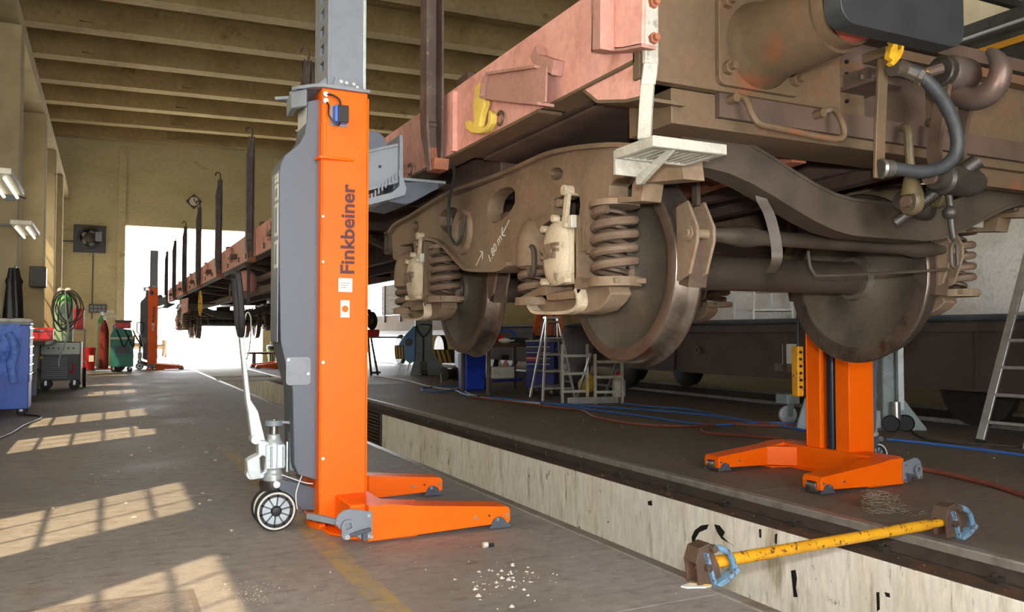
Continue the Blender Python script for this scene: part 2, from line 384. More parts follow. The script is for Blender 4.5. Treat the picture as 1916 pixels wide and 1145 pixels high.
for poly in ([(1480,1068),(1488,1066),(1491,1082),(1489,1100),(1492,1117),(1485,1117),(1483,1095)], [(1296,1020),(1294,1005),(1300,992),(1312,983),(1326,981),(1322,990),(1308,996),(1301,1008),(1300,1022)],
             [(1336,981),(1346,983),(1356,996),(1352,1004),(1364,1016),(1374,1022),(1368,1018),(1350,1008),(1342,996)], [(1420,990),(1424,990),(1424,1006),(1421,1006)], [(1640,1108),(1645,1108),(1646,1140),(1641,1144)],
             [(1655,1108),(1664,1110),(1665,1118),(1658,1116)], [(1212,938),(1219,936),(1220,946),(1213,945)], [(1450,1000),(1454,998),(1453,1018),(1450,1016)]):
    MB().prism(yzX(poly, PW - 0.002), 'x', PW - 0.003, PW + 0.001).build('tar_mark', M['tar'], wr, smooth=False)
wl = struct(MB().box(XL - 0.2, Y0, -1.5, XL - 0.005, PEND, -0.165).build('wall_pit_left', M['pit']))
struct(MB().box(XL - 0.2, Y0, -1.6, XR + 0.2, PEND + 0.3, -1.5).build('floor_pit', M['ledge']))
struct(MB().box(XL - 0.2, PEND, -1.5, XR + 0.1, PEND + 0.3, -0.17).build('wall_pit_end', M['pit']))
struct(MB().box(XL - 0.005, PEND, -0.17, XR + 0.005, YW + 0.6, -0.02).build('floor_track', M['apron']))
hg = tag(MB().box(PW + 0.10, g0 + 0.25, -0.95, PW + 0.13, g1 - 0.03, -0.16).build('pit_heater', M['grease']), 'dark finned pipe heater standing in a recess of the pit wall', 'heater')
for i in range(15): MB().box(PW + 0.03, g0 + 0.26, -0.18 - i*0.05, PW + 0.10, g1 - 0.04, -0.16 - i*0.05).build('fin', M['wheel_rust'], hg)
MB().box(PW + 0.02, g0 + 0.06, -1.5, PW + 0.12, g0 + 0.18, -0.13).build('post', M['wheel_rust'], hg)
# plate across the pit at the near right corner
a = atZ(1847, 1145, -0.12); 
struct(MB().prism([(PW - 0.9, 1.35), (PW + 0.0, 1.35), (PW + 0.0, 1.78), (PW - 0.9, 1.5)], 'z', -0.2, -0.12).build('trim_2', M['ledge']))
# bridge board at the far end of the pit
bb = tag(MB().box(XL - 0.05, 19.3, -0.03, XR + 0.05, 19.75, 0.02).build('pit_bridge', M['apron'], bevel=0.005), 'pale plank laid across the far end of the inspection pit', 'plank')
# rails
for nm, x in (('rail_left', XL - 0.07), ('rail_right', XR)):
    r = struct(empty(nm, (x, 0, 0)))
    MB().box(0.0, Y0, -0.045, 0.07, YW + 8, 0.004).build('head', M['railtop'], r, bevel=0.008)
    MB().box(0.012, Y0, -0.13, 0.058, YW + 8, -0.045).build('web', M['railside'], r)
    MB().box(-0.02, Y0, -0.16, 0.09, YW + 8, -0.116 if nm == 'rail_left' else -0.108).build('foot', M['railside'], r)
    if nm == 'rail_right':
        for i in range(24):
            y = 1.2 + i*0.62
            if abs(y - 12.1) > 0.7: MB().box(-0.05, y, -0.112, 0.012, y + 0.05, -0.085).cyl((-0.03, y+0.025, -0.09), (-0.03, y+0.025, -0.065), 0.014, n=6).build('rail_clip', M['grease'], r)
# ------------------------------------------------------------------ left wall with windows and pilasters
H_W = 8.2
wins = []
for c in (1.75, 3.85, 7.95, 10.15, 14.6, 16.9, 21.1, 23.3, 27.0):
    wins.append((c - 0.56, c + 0.56))
WZ0, WZ1 = 1.9, 4.42
holes = [[(a, WZ0), (b, WZ0), (b, WZ1), (a, WZ1)] for a, b in wins]
struct(MB().prism([(Y0, 0), (YW + 0.3, 0), (YW + 0.3, H_W), (Y0, H_W)], 'x', XW - 0.14, XW, holes).build('wall_left', M['wall_l'], smooth=False))
for i, (a, b) in enumerate(wins):
    w = struct(empty('window_%d' % (i + 1), (XW - 0.08, a, WZ0)))
    wd, ht = b - a, WZ1 - WZ0
    mf = MB(); t = 0.03
    mf.box(-t, 0, 0, t, 0.04, ht); mf.box(-t, wd - 0.04, 0, t, wd, ht); mf.box(-t, 0, 0, t, wd, 0.05); mf.box(-t, 0, ht - 0.05, t, wd, ht)
    mf.build('window_frame', M['frame'], w, smooth=False)
    for k in range(1, 3): MB().box(-0.012, wd*k/3 - 0.006, 0, 0.008, wd*k/3 + 0.006, ht).build('mullion', M['frame'], w, smooth=False)
    for k in range(1, 5): MB().box(-0.012, 0, ht*k/5 - 0.014, 0.012, wd, ht*k/5 + 0.014).build('glazing_bar', M['frame'], w, smooth=False)
    for r_ in range(5):
        for k in range(3):
            MB().box(-0.002, wd*k/3 + 0.009, ht*r_/5 + 0.02, 0.002, wd*(k+1)/3 - 0.009, ht*(r_+1)/5 - 0.02).build('pane', M['glass'], w, smooth=False)
for i, y in enumerate((5.4, 13.2, 18.4, 22.0, 25.3)):
    o = MB().box(XW, y, 0, -1.12 if i else -1.3, y + 0.45, 5.35).build('pilaster', M['wall_l'], bevel=0.015); struct(o); o.name = 'trim_%d' % (i + 3)
struct(MB().box(XW, Y0, 5.35, -1.15, YW, 5.62).box(XW, Y0, 5.62, -1.5, YW, 6.35).build('trim_8', M['wall_l'], smooth=False))
# ------------------------------------------------------------------ far gable wall with the big doorway
DX0, DX1, DZ = 0.50, 4.95, 4.62
door = [(DX0, 0), (DX1, 0), (DX1, DZ), (DX0, DZ)]
mbg = MB()
mbg.prism([(-2.3, -0.2), (DX0, -0.2), (DX0, DZ), (DX1, DZ), (DX1, -0.2), (6.6, -0.2), (6.6, 3.9), (10.8, 3.9), (10.8, -0.2), (XE + 1, -0.2), (XE + 1, 10.5), (-2.3, 10.5)], 'y', YW, YW + 0.3)
struct(mbg.build('wall_back', M['wall'], smooth=False))
struct(MB().box(0.28, YW - 0.12, 0, DX0 + 0.01, YW, 7.1).build('trim_9', M['wall'], bevel=0.01))
struct(MB().box(DX1 + 0.25, YW - 0.12, 0, DX1 + 0.5, YW, 7.3).build('trim_10', M['wall'], bevel=0.01))
# right wall and front gable (open gateway behind the camera)
struct(MB().box(XE, Y0, 0, XE + 0.3, YW, 10.5).build('wall_right', M['wall_l'], smooth=False))
struct(MB().prism([(-2.3, 0), (-1.3, 0), (-1.3, 4.6), (2.9, 4.6), (2.9, 0), (XE, 0), (XE, 10), (-2.3, 10)], 'y', Y0 - 0.3, Y0).build('wall_front', M['wall_l'], smooth=False))
# ------------------------------------------------------------------ roof beams
XB = 12.5
def zb(x): return 7.35 + 0.022*(x - XW)
ys = [29.75 - 2.1*k for k in range(16)]
cl = struct(empty('ceiling'))
for y in ys:
    mb_ = MB(); w = 0.2
    def seg(x0, x1, ya, yb, za, zbb):
        mb_.add([(x0,ya,zb(x0)+za),(x1,ya,zb(x1)+za),(x1,yb,zb(x1)+za),(x0,yb,zb(x0)+za),(x0,ya,zb(x0)+zbb),(x1,ya,zb(x1)+zbb),(x1,yb,zb(x1)+zbb),(x0,yb,zb(x0)+zbb)],
                [(0,3,2,1),(4,5,6,7),(0,1,5,4),(1,2,6,5),(2,3,7,6),(3,0,4,7)])
    xs = 1.7 if y > 22 else -0.6
    seg(XW, xs, y - w, y + w, 0, 0.80)
    seg(xs, XB, y - w, y + w, 0, 0.12); seg(xs, XB, y - w, y + w, 0.62, 0.80); seg(xs, XB, y - 0.05, y + 0.05, 0.12, 0.62)
    # sloping end of the web pocket
    mb_.add([(xs, y-w, zb(xs)+0.15), (xs, y-w, zb(xs)+0.62), (xs+0.45, y-0.06, zb(xs+.45)+0.62), (xs+0.45, y-0.06, zb(xs+.45)+0.15), (xs, y-0.06, zb(xs)+0.15), (xs, y-0.06, zb(xs)+0.62)],
            [(0,1,2,3), (0,3,4), (1,5,2), (0,4,5,1), (3,2,5,4)])
    mb_.build('roof_beam', M['ceil'], cl, smooth=False)
for a, b in zip([Y0 - 0.3] + [y - 2.1 for y in reversed(ys)][1:], [y for y in reversed(ys)][0:]):
    pass
yy = sorted([Y0 - 0.3] + [y for y in ys if y > Y0] + [YW + 0.3])
for a, b in zip(yy[:-1], yy[1:]):
    for k in range(8):
        x0 = -2.3 + k*1.95; x1 = x0 + 1.94
        MB().add([(x0,a,zb(x0)+0.8),(x1,a,zb(x1)+0.8),(x1,b,zb(x1)+0.8),(x0,b,zb(x0)+0.8),(x0,a,zb(x0)+1.0),(x1,a,zb(x1)+1.0),(x1,b,zb(x1)+1.0),(x0,b,zb(x0)+1.0)],
                 [(0,3,2,1),(4,5,6,7),(0,1,5,4),(1,2,6,5),(2,3,7,6),(3,0,4,7)]).build('roof_panel', M['ceil'], cl, smooth=False)
struct(MB().box(XB + 0.2, Y0 - .3, 9.6, XE + 0.3, YW + .3, 9.8).build('ceiling_right', M['dark_steel'], smooth=False))
# dark steel lattice girders and crane rail on the right
for k, y in enumerate((6.0, 9.5, 13.0, 16.5)):
    g = tag(empty('roof_truss', (XB, y, 7.2)), ('nearest', 'second', 'third', 'farthest')[k] + ' dark steel lattice girder under the roof at the top right corner', 'girder', 'roof lattice girders')
    MB().bar((0, 0, 0.0), (5, 0, 0.0), 0.12, 0.14).build('bottom_chord', M['dark_steel'], g); MB().bar((0, 0, 1.5), (5, 0, 1.9), 0.12, 0.14).build('top_chord', M['dark_steel'], g)
    for i in range(5):
        MB().bar((i, 0, 0), (i + 0.5, 0, 1.6), 0.07, 0.07).build('brace', M['dark_steel'], g); MB().bar((i + 0.5, 0, 1.6), (i + 1, 0, 0), 0.07, 0.07).build('brace', M['dark_steel'], g)
cr = tag(empty('crane_runway', (15.0, 0, 6.2)), 'dark crane runway girder with a yellow stripe at the top right', 'crane rail')
p = atX(1890, 78, 15.0); q = atX(1865, 55, 15.0)
MB().box(0.03, 0, p.z - 6.2 - 0.55, 0.3, YW, q.z - 6.2 + 0.3).build('girder', M['dark_steel'], cr)
MB().box(0.0, 0, p.z - 6.2 - 0.06, 0.03, YW, p.z - 6.2 + 0.06).build('yellow_stripe', mat('crane_yellow', 'd79a1c', rough=0.5), cr)
MB().tube([(-0.05, 0, q.z - 6.2), (-0.05, YW, q.z - 6.2)], 0.035).build('conductor_pipe', M['silver'], cr)
# ------------------------------------------------------------------ outdoors
struct(MB().box(-40, YW + 0.6, -0.3, 60, YW + 90, -0.03).build('ground_outdoors', M['apron'], smooth=False))
struct(MB().box(-40, Y0 - 60, -0.3, 60, Y0, -0.02).build('ground_front', M['apron'], smooth=False))
# ------------------------------------------------------------------ mobile lifting jacks
def bolt(mb, c, d, r=0.008, h=0.008, n=6):
    c = Vector(c); d = Vector(d).normalized(); mb.cyl(c, c + d*h, r, n=n)
    return mb
JX, JY = 1.13, 4.56
CN = -0.20                       # near face of the column (local y)
def jx(u, v, Y): p = atY(u, v, Y); return (p.x - JX, p.z)
def jpoly(pts, Y): return [jx(u, v, Y) for u, v in pts]
M['mast'] = mat('lifting_mast_paint', '7d848f', '757c87', 0.4, scale=12)
M['pump'] = mat('cast_zinc_pump', 'b9c2c4', 'a9b3b6', 0.35, metal=0.45, scale=16, bump=0.1)
M['blue_box'] = mat('blue_switch_box', '3b66c8', rough=0.35)
M['lbl_grey'] = mat('sticker_print', '8d8f92', rough=0.6)

def build_jack(loc, rz, label, tiller=0.0, detail=True):
    root = thing('lifting_jack', label, 'lifting jack', loc, rz, 'orange lifting jacks')
    O, G, D = M['orange'], M['grey_paint'], M['dark_grey']
    ZT = 2.355
    # column: a channel open towards the track
    c = [(-0.115,-0.2),(0.137,-0.2),(0.137,-0.105),(0.125,-0.105),(0.125,-0.19),(-0.1,-0.19),(-0.1,0.19),(0.125,0.19),(0.125,0.105),(0.137,0.105),(0.137,0.2),(-0.115,0.2)]
    c = [(-0.115,-0.2),(0.137,-0.2),(0.137,-0.07),(0.02,-0.07),(0.02,0.07),(0.137,0.07),(0.137,0.2),(-0.115,0.2)]
    colm = MB().prism(c, 'z', 0.05, ZT).build('column', O, root, bevel=0.008)
    # stiffening fin low on the collar
    f0, f1 = jx(592, 297, JY-0.2)[0], jx(662, 300, JY-0.2)[0]
    zf = jx(620, 297, JY-0.2)[1]
    MB().prism([(f0, -0.16), (f0+0.01, -0.225), (f0+0.05, -0.235), (f1-0.03, -0.212), (f1, -0.2), (f1, -0.16)], 'z', zf-0.007, zf+0.007).build('fin', O, colm, bevel=0.002)
    # raised collar on the upper end
    cp = jpoly([(612,178),(683,184),(683,272),(676,290),(660,300),(610,300)], JY-0.203)
    MB().prism([p for p in cp], 'y', -0.204, -0.199).build('collar', O, colm, bevel=0.001)
    MB().box(0.132, -0.206, 0.19, 0.142, -0.196, ZT-0.03).build('weld_seam', O, colm, bevel=0.003)
    MB().box(-0.119, -0.206, 0.19, -0.111, -0.196, ZT-0.2).build('weld_seam', O, colm, bevel=0.003)
    mb = MB()
    for v in (678, 858): x, z = jx(604, v, JY-0.2); bolt(mb, (x, -0.2, z), (0,-1,0), 0.009)
    for u, v in ((604, 490), (604, 405)): x, z = jx(u, v, JY-0.2); bolt(mb, (x, -0.2, z), (0,-1,0), 0.007)
    mb.build('bolt', M['zinc'], colm)
    # foot of the column: cross beam, base plate, two legs
    bf = MB().box(-0.03, -0.5, 0.012, 0.16, 0.5, 0.185).build('cross_beam', O, root, bevel=0.008)
    pl = [(-0.10,-0.12),(-0.085,-0.3),(0.05,-0.52),(0.32,-0.52),(0.32,-0.4),(0.17,-0.36),(0.17,0.36),(0.32,0.4),(0.32,0.52),(0.05,0.52),(-0.085,0.3),(-0.10,0.12)]
    MB().prism(pl, 'z', 0.0, 0.014).build('base_plate', O, bf, bevel=0.004)
    MB().prism([(-0.14,-0.06),(-0.10,-0.16),(-0.07,-0.16),(-0.07,0.0),(-0.14,0.0)], 'z', 0.0, 0.03).cyl((-0.10,-0.08,0.03),(-0.10,-0.08,0.085),0.02,n=12).build('tow_lug', O, bf, bevel=0.003)
    bolt(MB(), (-0.12, -0.115, 0.055), (-0.3,-1,0), 0.013, 0.012).build('bolt', M['zinc'], bf)
    for s in (-1, 1):
        y0, y1 = (-0.57, -0.42) if s < 0 else (0.42, 0.57)
        prof = [(0.045, 0.014), (0.30, 0.020), (0.70, 0.030), (0.816, 0.030), (0.822, 0.045), (0.822, 0.098), (0.81, 0.115), (0.30, 0.165), (0.16, 0.187), (0.045, 0.187)]
        lg = MB().prism(prof, 'y', y0, y1 - 0.0).build('leg', O, root, bevel=0.01)
        gus = [(0.15, 0), (0.34, 0), (0.15, 0.14)] if s < 0 else [(0.15, 0), (0.15, -0.14), (0.34, 0)]
        MB().prism([(x, (y1 if s < 0 else y0) + y) for x, y in gus], 'z', 0.02, 0.166).build('gusset', O, lg, bevel=0.004)
        MB().lathe([(0.018, -0.045), (0.042, -0.045), (0.048, -0.035), (0.048, 0.035), (0.042, 0.045), (0.018, 0.045)], (0.79, (y0+y1)/2, 0.049), (0,1,0), 24).build('roller', M['steel'], lg)
        for yy_ in (y0 - 0.006, y1 + 0.001):
            g_ = [(0.70, 0.008), (0.826, 0.008), (0.826, 0.022), (0.80, 0.03)] + [(0.755 + 0.045*math.cos(t), 0.022 + 0.046*math.sin(t)) for t in [0.2 + (PI-0.2)*i/9 for i in range(10)]] + [(0.70, 0.022)]
            MB().prism(g_, 'y', yy_, yy_ + 0.006).build('toe_guard', M['dark_grey'], lg)
        mb = MB()
        for x, z in ((0.62, 0.075), (0.80, 0.075), (0.745, 0.055)):
            bolt(mb, (x, y0, z), (0,-1,0), 0.009, 0.012, 10); bolt(mb, (x, y1, z), (0,1,0), 0.009, 0.012, 10)
        mb.build('bolt', M['zinc'], lg)
        mb = MB(); mb.cyl((0.70, y0 - 0.001, 0.077), (0.70, y0 + 0.01, 0.077), 0.006, n=10); mb.build('hole', M['black'], lg)
        # linkage for the wheel gear on the leg
        yo = y0 - 0.012 if s < 0 else y1 + 0.002
        lk = MB().prism([(-0.115, 0.155), (-0.09, 0.178), (-0.05, 0.185), (0.045, 0.165), (0.06, 0.163), (0.06, 0.03), (0.03, 0.022), (0.005, 0.03), (-0.02, 0.05), (-0.055, 0.075), (-0.10, 0.09), (-0.125, 0.12)], 'y', yo, yo + 0.010).build('linkage_plate', M['mid_grey'], root, bevel=0.002)
        yb = yo - 0.024*(1 if s < 0 else -1)
        hub = circ(-0.065, 0.105, 0.034, n=16, a0=-0.3, a1=PI+0.3) + [(-0.10, 0.062), (-0.085, 0.042), (-0.06, 0.042), (-0.045, 0.062)]
        sq = [(-0.065 + 0.020*math.cos(PI/4*(2*i+1)+0.25), 0.107 + 0.020*math.sin(PI/4*(2*i+1)+0.25)) for i in range(4)]
        MB().prism(hub, 'y', min(yb, yb + 0.012), max(yb, yb + 0.012), [sq]).build('lever', M['mid_grey'], lk, bevel=0.002)
        MB().bar((-0.06, yb, 0.062), (0.045, yb, 0.082), 0.014, 0.018).build('lever_arm', M['dark_grey'], lk, bevel=0.003)
        MB().box(0.005, min(yb, yo), 0.03, 0.03, max(yb, yo), 0.08).build('bracket', M['dark_grey'], lk)
        MB().bar((-0.23, yo + 0.13*(-s if s > 0 else 1), 0.145), (-0.07, yo, 0.115), 0.028, 0.03).build('torsion_bar', M['mid_grey'], lk, bevel=0.004)
        mb = MB()
        for x, z in ((0.04, 0.145), (0.04, 0.045), (0.055, 0.04), (-0.075, 0.055)): bolt(mb, (x, yo if s < 0 else yo + 0.01, z), (0, s, 0), 0.009, 0.008, 8)
        bolt(mb, (-0.073, yb if s < 0 else yb + 0.012, 0.057), (0, s, 0), 0.013, 0.01, 10)
        mb.build('bolt', M['zinc'], lk)
    # lifting screw between the flanges
    MB().cyl((0.085, 0, 0.06), (0.085, 0, ZT), 0.042, n=20).build('lifting_screw', mat('dark_blue_steel_tube', '39414f', rough=0.35, metal=0.4) if 'tube' not in M else M['tube'], root)
    # motor housing behind the column
    hp = jpoly([(612,186),(575,190),(574,228),(570,250),(560,268),(545,281),(533,290),(526,303),(523,322),(523,500),(525,640),(536,690),(547,727),(550,868),(557,887),(597,899)], JY-0.12)
    hp = [(-0.10, hp[0][1])] + hp[1:] + [(-0.10, hp[-1][1]+0.02)]
    hs = MB().prism(hp, 'y', -0.125, 0.125).build('motor_housing', G, root, bevel=0.012, seg=3)
    # lighter rear strip with stickers
    xb = jx(523, 400, JY-0.12)[0]
    zz = lambda v: jx(523, v, JY-0.12)[1]
    MB().box(xb - 0.003, -0.10, zz(640), xb + 0.001, 0.10, zz(318)).build('rear_panel', M['mast'], hs)
    for v0, v1, m_ in ((322, 338, 'white'), (342, 372, 'white'), (378, 440, 'white'), (448, 500, 'white')):
        MB().box(xb - 0.005, -0.095, zz(v1), xb - 0.003, 0.0, zz(v0)).build('sticker', M[m_], hs)
        MB().box(xb - 0.006, -0.08, zz(v1) + 0.02, xb - 0.005, -0.02, zz(v0) - 0.02).build('sticker_print', M['lbl_grey'], hs)
    # pale type plate on the neck
    x0, z0 = jx(575, 250, JY-0.12); x1, z1 = jx(575, 195, JY-0.12)
    MB().box(x0 - 0.004, -0.11, z0, x0 - 0.001, 0.11, z1).build('name_plate', mat('pale_grey_plate', 'c3c6c2', rough=0.5) if 'plate' not in M else M['plate'], hs)
    hx0, hz1 = jx(535, 668, JY-0.127); hx1, hz0 = jx(581, 720, JY-0.127)
    hat = MB().prism(rrect(hx0, hz0, hx1, hz1, 0.02), 'y', -0.133, -0.124).build('hatch', M['mid_grey'], hs, bevel=0.003)
    mb = MB(); bolt(mb, (hx0+0.012, -0.13, hz1-0.014), (0,-1,0), 0.007, 0.005, 10); bolt(mb, (hx1-0.014, -0.13, (hz0*0.6+hz1*0.4)), (0,-1,0), 0.007, 0.005, 10); mb.build('screw', M['zinc'], hat)
    # top plate with lobes
    x_l = jx(553, 170, JY-0.1)[0]
    lob = [(0.145,-0.215),(0.145,0.215),(-0.13,0.215)] + [(-0.30,0.15),(x_l,0.10),(x_l+0.012,0.06),(x_l-0.01,0.02),(x_l+0.005,-0.03),(x_l-0.015,-0.075),(x_l+0.012,-0.12),(x_l+0.05,-0.135),(-0.22,-0.12),(-0.16,-0.19),(-0.12,-0.215)]
    tp = MB().prism(lob, 'z', ZT, ZT+0.018).build('top_plate', M['mid_grey'], root, bevel=0.003)
    mb = MB().prism([(x_l+0.0, 0.15), (x_l-0.012, -0.05), (x_l+0.05, -0.135), (x_l+0.06, -0.12), (x_l+0.02, -0.04), (x_l+0.03, 0.13)], 'z', ZT-0.09, ZT+0.002); mb.build('lip', M['mid_grey'], tp, bevel=0.004)
    # inner mast standing out of the column
    ZM = 3.45
    ms = MB().box(-0.075, -0.155, ZT+0.018, 0.125, 0.155, ZM)
    msl = [(-0.155, ZT+0.018), (0.155, ZT+0.018), (0.155, ZM), (-0.155, ZM)]
    hl = [[(-0.06, ZT+0.14+0.098*i), (0.03, ZT+0.14+0.098*i), (0.03, ZT+0.195+0.098*i), (-0.06, ZT+0.195+0.098*i)] for i in range(9)]
    mast = MB().box(-0.06, -0.150, ZT+0.018, 0.125, -0.14, ZM).box(-0.06, 0.14, ZT+0.018, 0.125, 0.150, ZM).box(0.115, -0.14, ZT+0.018, 0.125, 0.14, ZM).build('mast', M['mast'], root, bevel=0.003)
    MB().prism(msl, 'x', -0.075, -0.06, hl).build('slotted_plate', M['mast'], mast)
    MB().box(-0.03, -0.1, ZT+0.02, -0.02, 0.1, ZM).build('liner', M['black'], mast)  # black sheet added behind the slots, standing in for the dark inside
    MB().box(0.118, -0.165, ZT+0.018, 0.135, -0.145, ZM).build('edge_strip', M['silver'], mast, bevel=0.002)
    # clamps at the foot of the mast
    mb = MB().prism([(-0.05, ZT+0.018), (0.10, ZT+0.018), (0.10, ZT+0.07), (0.06, ZT+0.085), (0.03, ZT+0.075), (-0.04, ZT+0.075)], 'y', -0.175, -0.165); cl_ = mb.build('clamp_plate', M['mid_grey'], tp)
    MB().prism([(-0.14, ZT+0.018), (-0.08, ZT+0.018), (-0.085, ZT+0.07)], 'y', -0.16, -0.15).build('clamp_ear', M['mid_grey'], tp)
    mb = MB()
    for x, z in ((-0.01, 0.05), (0.02, 0.047), (0.06, 0.045), (0.08, 0.03)): bolt(mb, (x, -0.175, ZT+z), (0,-1,0), 0.010, 0.014, 8)
    mb.build('bolt', M['zinc'], tp)
    # carriage arm that carries the wagon
    ya = -0.12
    ZA = 1.80
    ap_ = [(0.10, ZA+0.02), (0.30, ZA+0.09), (0.335, ZA+0.10), (0.345, ZA+0.30), (0.325, ZA+0.305), (0.10, ZA+0.235)]
    arm = MB().prism(ap_, 'y', ya, ya+0.012).build('lifting_arm', M['mid_grey'], root, bevel=0.002)
    MB().prism(ap_, 'y', -ya-0.012, -ya).build('arm_cheek', M['mid_grey'], arm, bevel=0.002)
    MB().add([(0.10,ya-0.02,ZA+0.225),(0.33,ya-0.02,ZA+0.298),(0.33,-ya+0.02,ZA+0.298),(0.10,-ya+0.02,ZA+0.225),(0.10,ya-0.02,ZA+0.24),(0.33,ya-0.02,ZA+0.313),(0.33,-ya+0.02,ZA+0.313),(0.10,-ya+0.02,ZA+0.24)],
             [(0,3,2,1),(4,5,6,7),(0,1,5,4),(1,2,6,5),(2,3,7,6),(3,0,4,7)]).build('arm_flange', M['mid_grey'], arm)
    MB().add([(0.10,ya-0.02,ZA+0.01),(0.33,ya-0.02,ZA+0.09),(0.33,-ya+0.02,ZA+0.09),(0.10,-ya+0.02,ZA+0.01),(0.10,ya-0.02,ZA+0.025),(0.33,ya-0.02,ZA+0.105),(0.33,-ya+0.02,ZA+0.105),(0.10,-ya+0.02,ZA+0.025)],
             [(0,3,2,1),(4,5,6,7),(0,1,5,4),(1,2,6,5),(2,3,7,6),(3,0,4,7)]).build('arm_flange', M['mid_grey'], arm)
    MB().prism([(0.335, ZA+0.36), (0.355, ZA+0.36), (0.358, ZA+0.12), (0.38, ZA+0.06), (0.37, ZA+0.02), (0.30, ZA-0.005), (0.10, ZA-0.07), (0.10, ZA-0.03), (0.29, ZA+0.03), (0.335, ZA+0.07)], 'y', ya-0.03, -ya+0.03).build('claw_plate', M['mast'], arm, bevel=0.003)
    mb = MB()
    for i in range(12): x = 0.11+0.02*i; z = ZA-0.062+0.0054*i*3.5/1.05; mb.box(x, ya-0.034, z-0.012, x+0.009, ya-0.026, z+0.024)
    mb.build('toothed_strip', M['mast'], arm)
    MB().prism([(-0.02+0.14, ZA+0.235)] + [(0.20+0.075*math.cos(t), ZA+0.30+0.075*math.sin(t)) for t in [2.9-(2.9+0.2)*i/14 for i in range(15)]] + [(0.27, ZA+0.265)], 'y', -0.10, -0.085).build('round_plate', M['grey_paint'], arm)
    MB().cyl((0.23, ya-0.002, ZA+0.175), (0.23, ya+0.001, ZA+0.175), 0.009, n=12).build('hole', M['black'], arm)
    bar_ = MB().prism([(0.33, ZA+0.10), (0.60, ZA+0.13), (0.605, ZA+0.09), (0.55, ZA+0.06), (0.45, ZA+0.0), (0.40, ZA-0.02), (0.30, ZA-0.01)], 'y', -0.07, 0.35)
    bar_.build('support_bracket', M['dark_grey'], root, bevel=0.004)
    MB().box(0.36, -0.09, ZA+0.115, 0.64, 0.37, ZA+0.132).build('support_pad', M['mid_grey'], root, bevel=0.003)
    # switch box and cables
    bx0, bz1 = jx(622, 199, JY-0.21); bx1, bz0 = jx(648, 236, JY-0.21)
    MB().box(bx0-0.01, -0.212, bz0-0.005, bx1+0.006, -0.204, bz1+0.004).build('backing_plate', M['mid_grey'], root)
    sb = MB().box(bx0+0.002, -0.262, bz0+0.006, bx1-0.001, -0.212, bz1).build('switch_box', M['blue_box'], root, bevel=0.006)
    MB().box(bx0+0.016, -0.270, bz0+0.006, bx1-0.002, -0.26, bz1-0.002).build('cover', M['black'], sb, bevel=0.003)
    e1 = jx(609, 177, JY-0.21); e2 = jx(609, 189, JY-0.21)
    MB().tube(cat([(e1[0], -0.21, e1[1]), (e1[0]+0.03, -0.235, e1[1]-0.005), (bx0+0.03, -0.24, bz1+0.03), (bx0+0.038, -0.238, bz1-0.01)]), 0.006).build('cable', M['black'], sb)
    MB().tube(cat([(e2[0], -0.21, e2[1]), (e2[0]+0.012, -0.235, e2[1]-0.03), (e2[0]+0.012, -0.24, bz0+0.04), (bx0+0.018, -0.245, bz0-0.008), (bx0+0.035, -0.24, bz0+0.008)]), 0.005).build('cable', M['black'], sb)
    mb = MB()
    for e in (e1, e2): mb.cyl((e[0], -0.2, e[1]), (e[0], -0.222, e[1]), 0.014, n=12)
    mb.build('cable_gland', M['zinc'], sb)
    # lettering and stickers on the near face
    if detail:
        lx, lz0 = jx(651, 514, JY-0.2); _, lz1 = jx(651, 346, JY-0.2)
        t = text_mesh('lettering', 'Finkbeiner', 0.105, M['red_print'], colm, frame((lx, -0.2025, (lz0+lz1)/2), (0,0,1), (-1,0,0)), 0.0008, 0.0030)
        ln = max(v.co.z for v in t.data.vertices) - min(v.co.z for v in t.data.vertices); k = (lz1 - lz0)/ln
        zc = (lz0+lz1)/2
        for v in t.data.vertices: v.co.z = zc + (v.co.z - zc)*k
        text_mesh('lettering', 'Mobile Hebeanlagen', 0.014, M['red_print'], colm, frame((lx+0.048, -0.2025, zc-0.02), (0,0,1), (-1,0,0)), 0.0004, 0.0) if False else None
        for (u0, v0, u1, v1) in ((633, 521, 659, 546), (637, 562, 654, 594)):
            a = jx(u0, v1, JY-0.2); b = jx(u1, v0, JY-0.2)
            st = MB().box(a[0], -0.2026, a[1], b[0], -0.2, b[1]).build('sticker', M['white'], colm)
            if u0 == 637: MB().prism(circ((a[0]+b[0])/2, (a[1]+b[1])/2, 0.018), 'y', -0.2034, -0.2026).build('mark', M['orange'], st)
            else:
                for i in range(3): MB().box(a[0]+0.01, -0.2032, b[1]-0.028-0.012*i, b[0]-0.012-0.01*i, -0.2026, b[1]-0.024-0.012*i).build('mark', M['lbl_grey'], st)
    # ---- steering wheels, pump and tiller
    wx = -0.315
    for yy_ in (-0.075, 0.045):
        w = MB().lathe([(0.072, -0.022), (0.100, -0.022), (0.106, -0.016), (0.106, 0.016), (0.100, 0.022), (0.072, 0.022)], (wx, yy_, 0.106), (0,1,0), 32, True).build('wheel', M['rubber'], root)
        MB().lathe([(0.088, -0.024), (0.093, -0.027), (0.098, -0.024), (0.098, 0.024), (0.093, 0.027), (0.088, 0.024)], (wx, yy_, 0.106), (0,1,0), 32, True).build('rim', M['white'], w)
        MB().lathe([(0.02, -0.010), (0.09, -0.010), (0.09, 0.010), (0.02, 0.010)], (wx, yy_, 0.106), (0,1,0), 32).build('disc', M['pump'], w)
        mb = MB()
        for i in range(10):
            t = 2*PI*i/10 + 0.2; mb.bar((wx+0.025*math.cos(t), yy_, 0.106+0.025*math.sin(t)), (wx+0.092*math.cos(t), yy_, 0.106+0.092*math.sin(t)), 0.006, 0.044, (0,1,0))
        mb.build('spoke', M['dark_grey'], w)
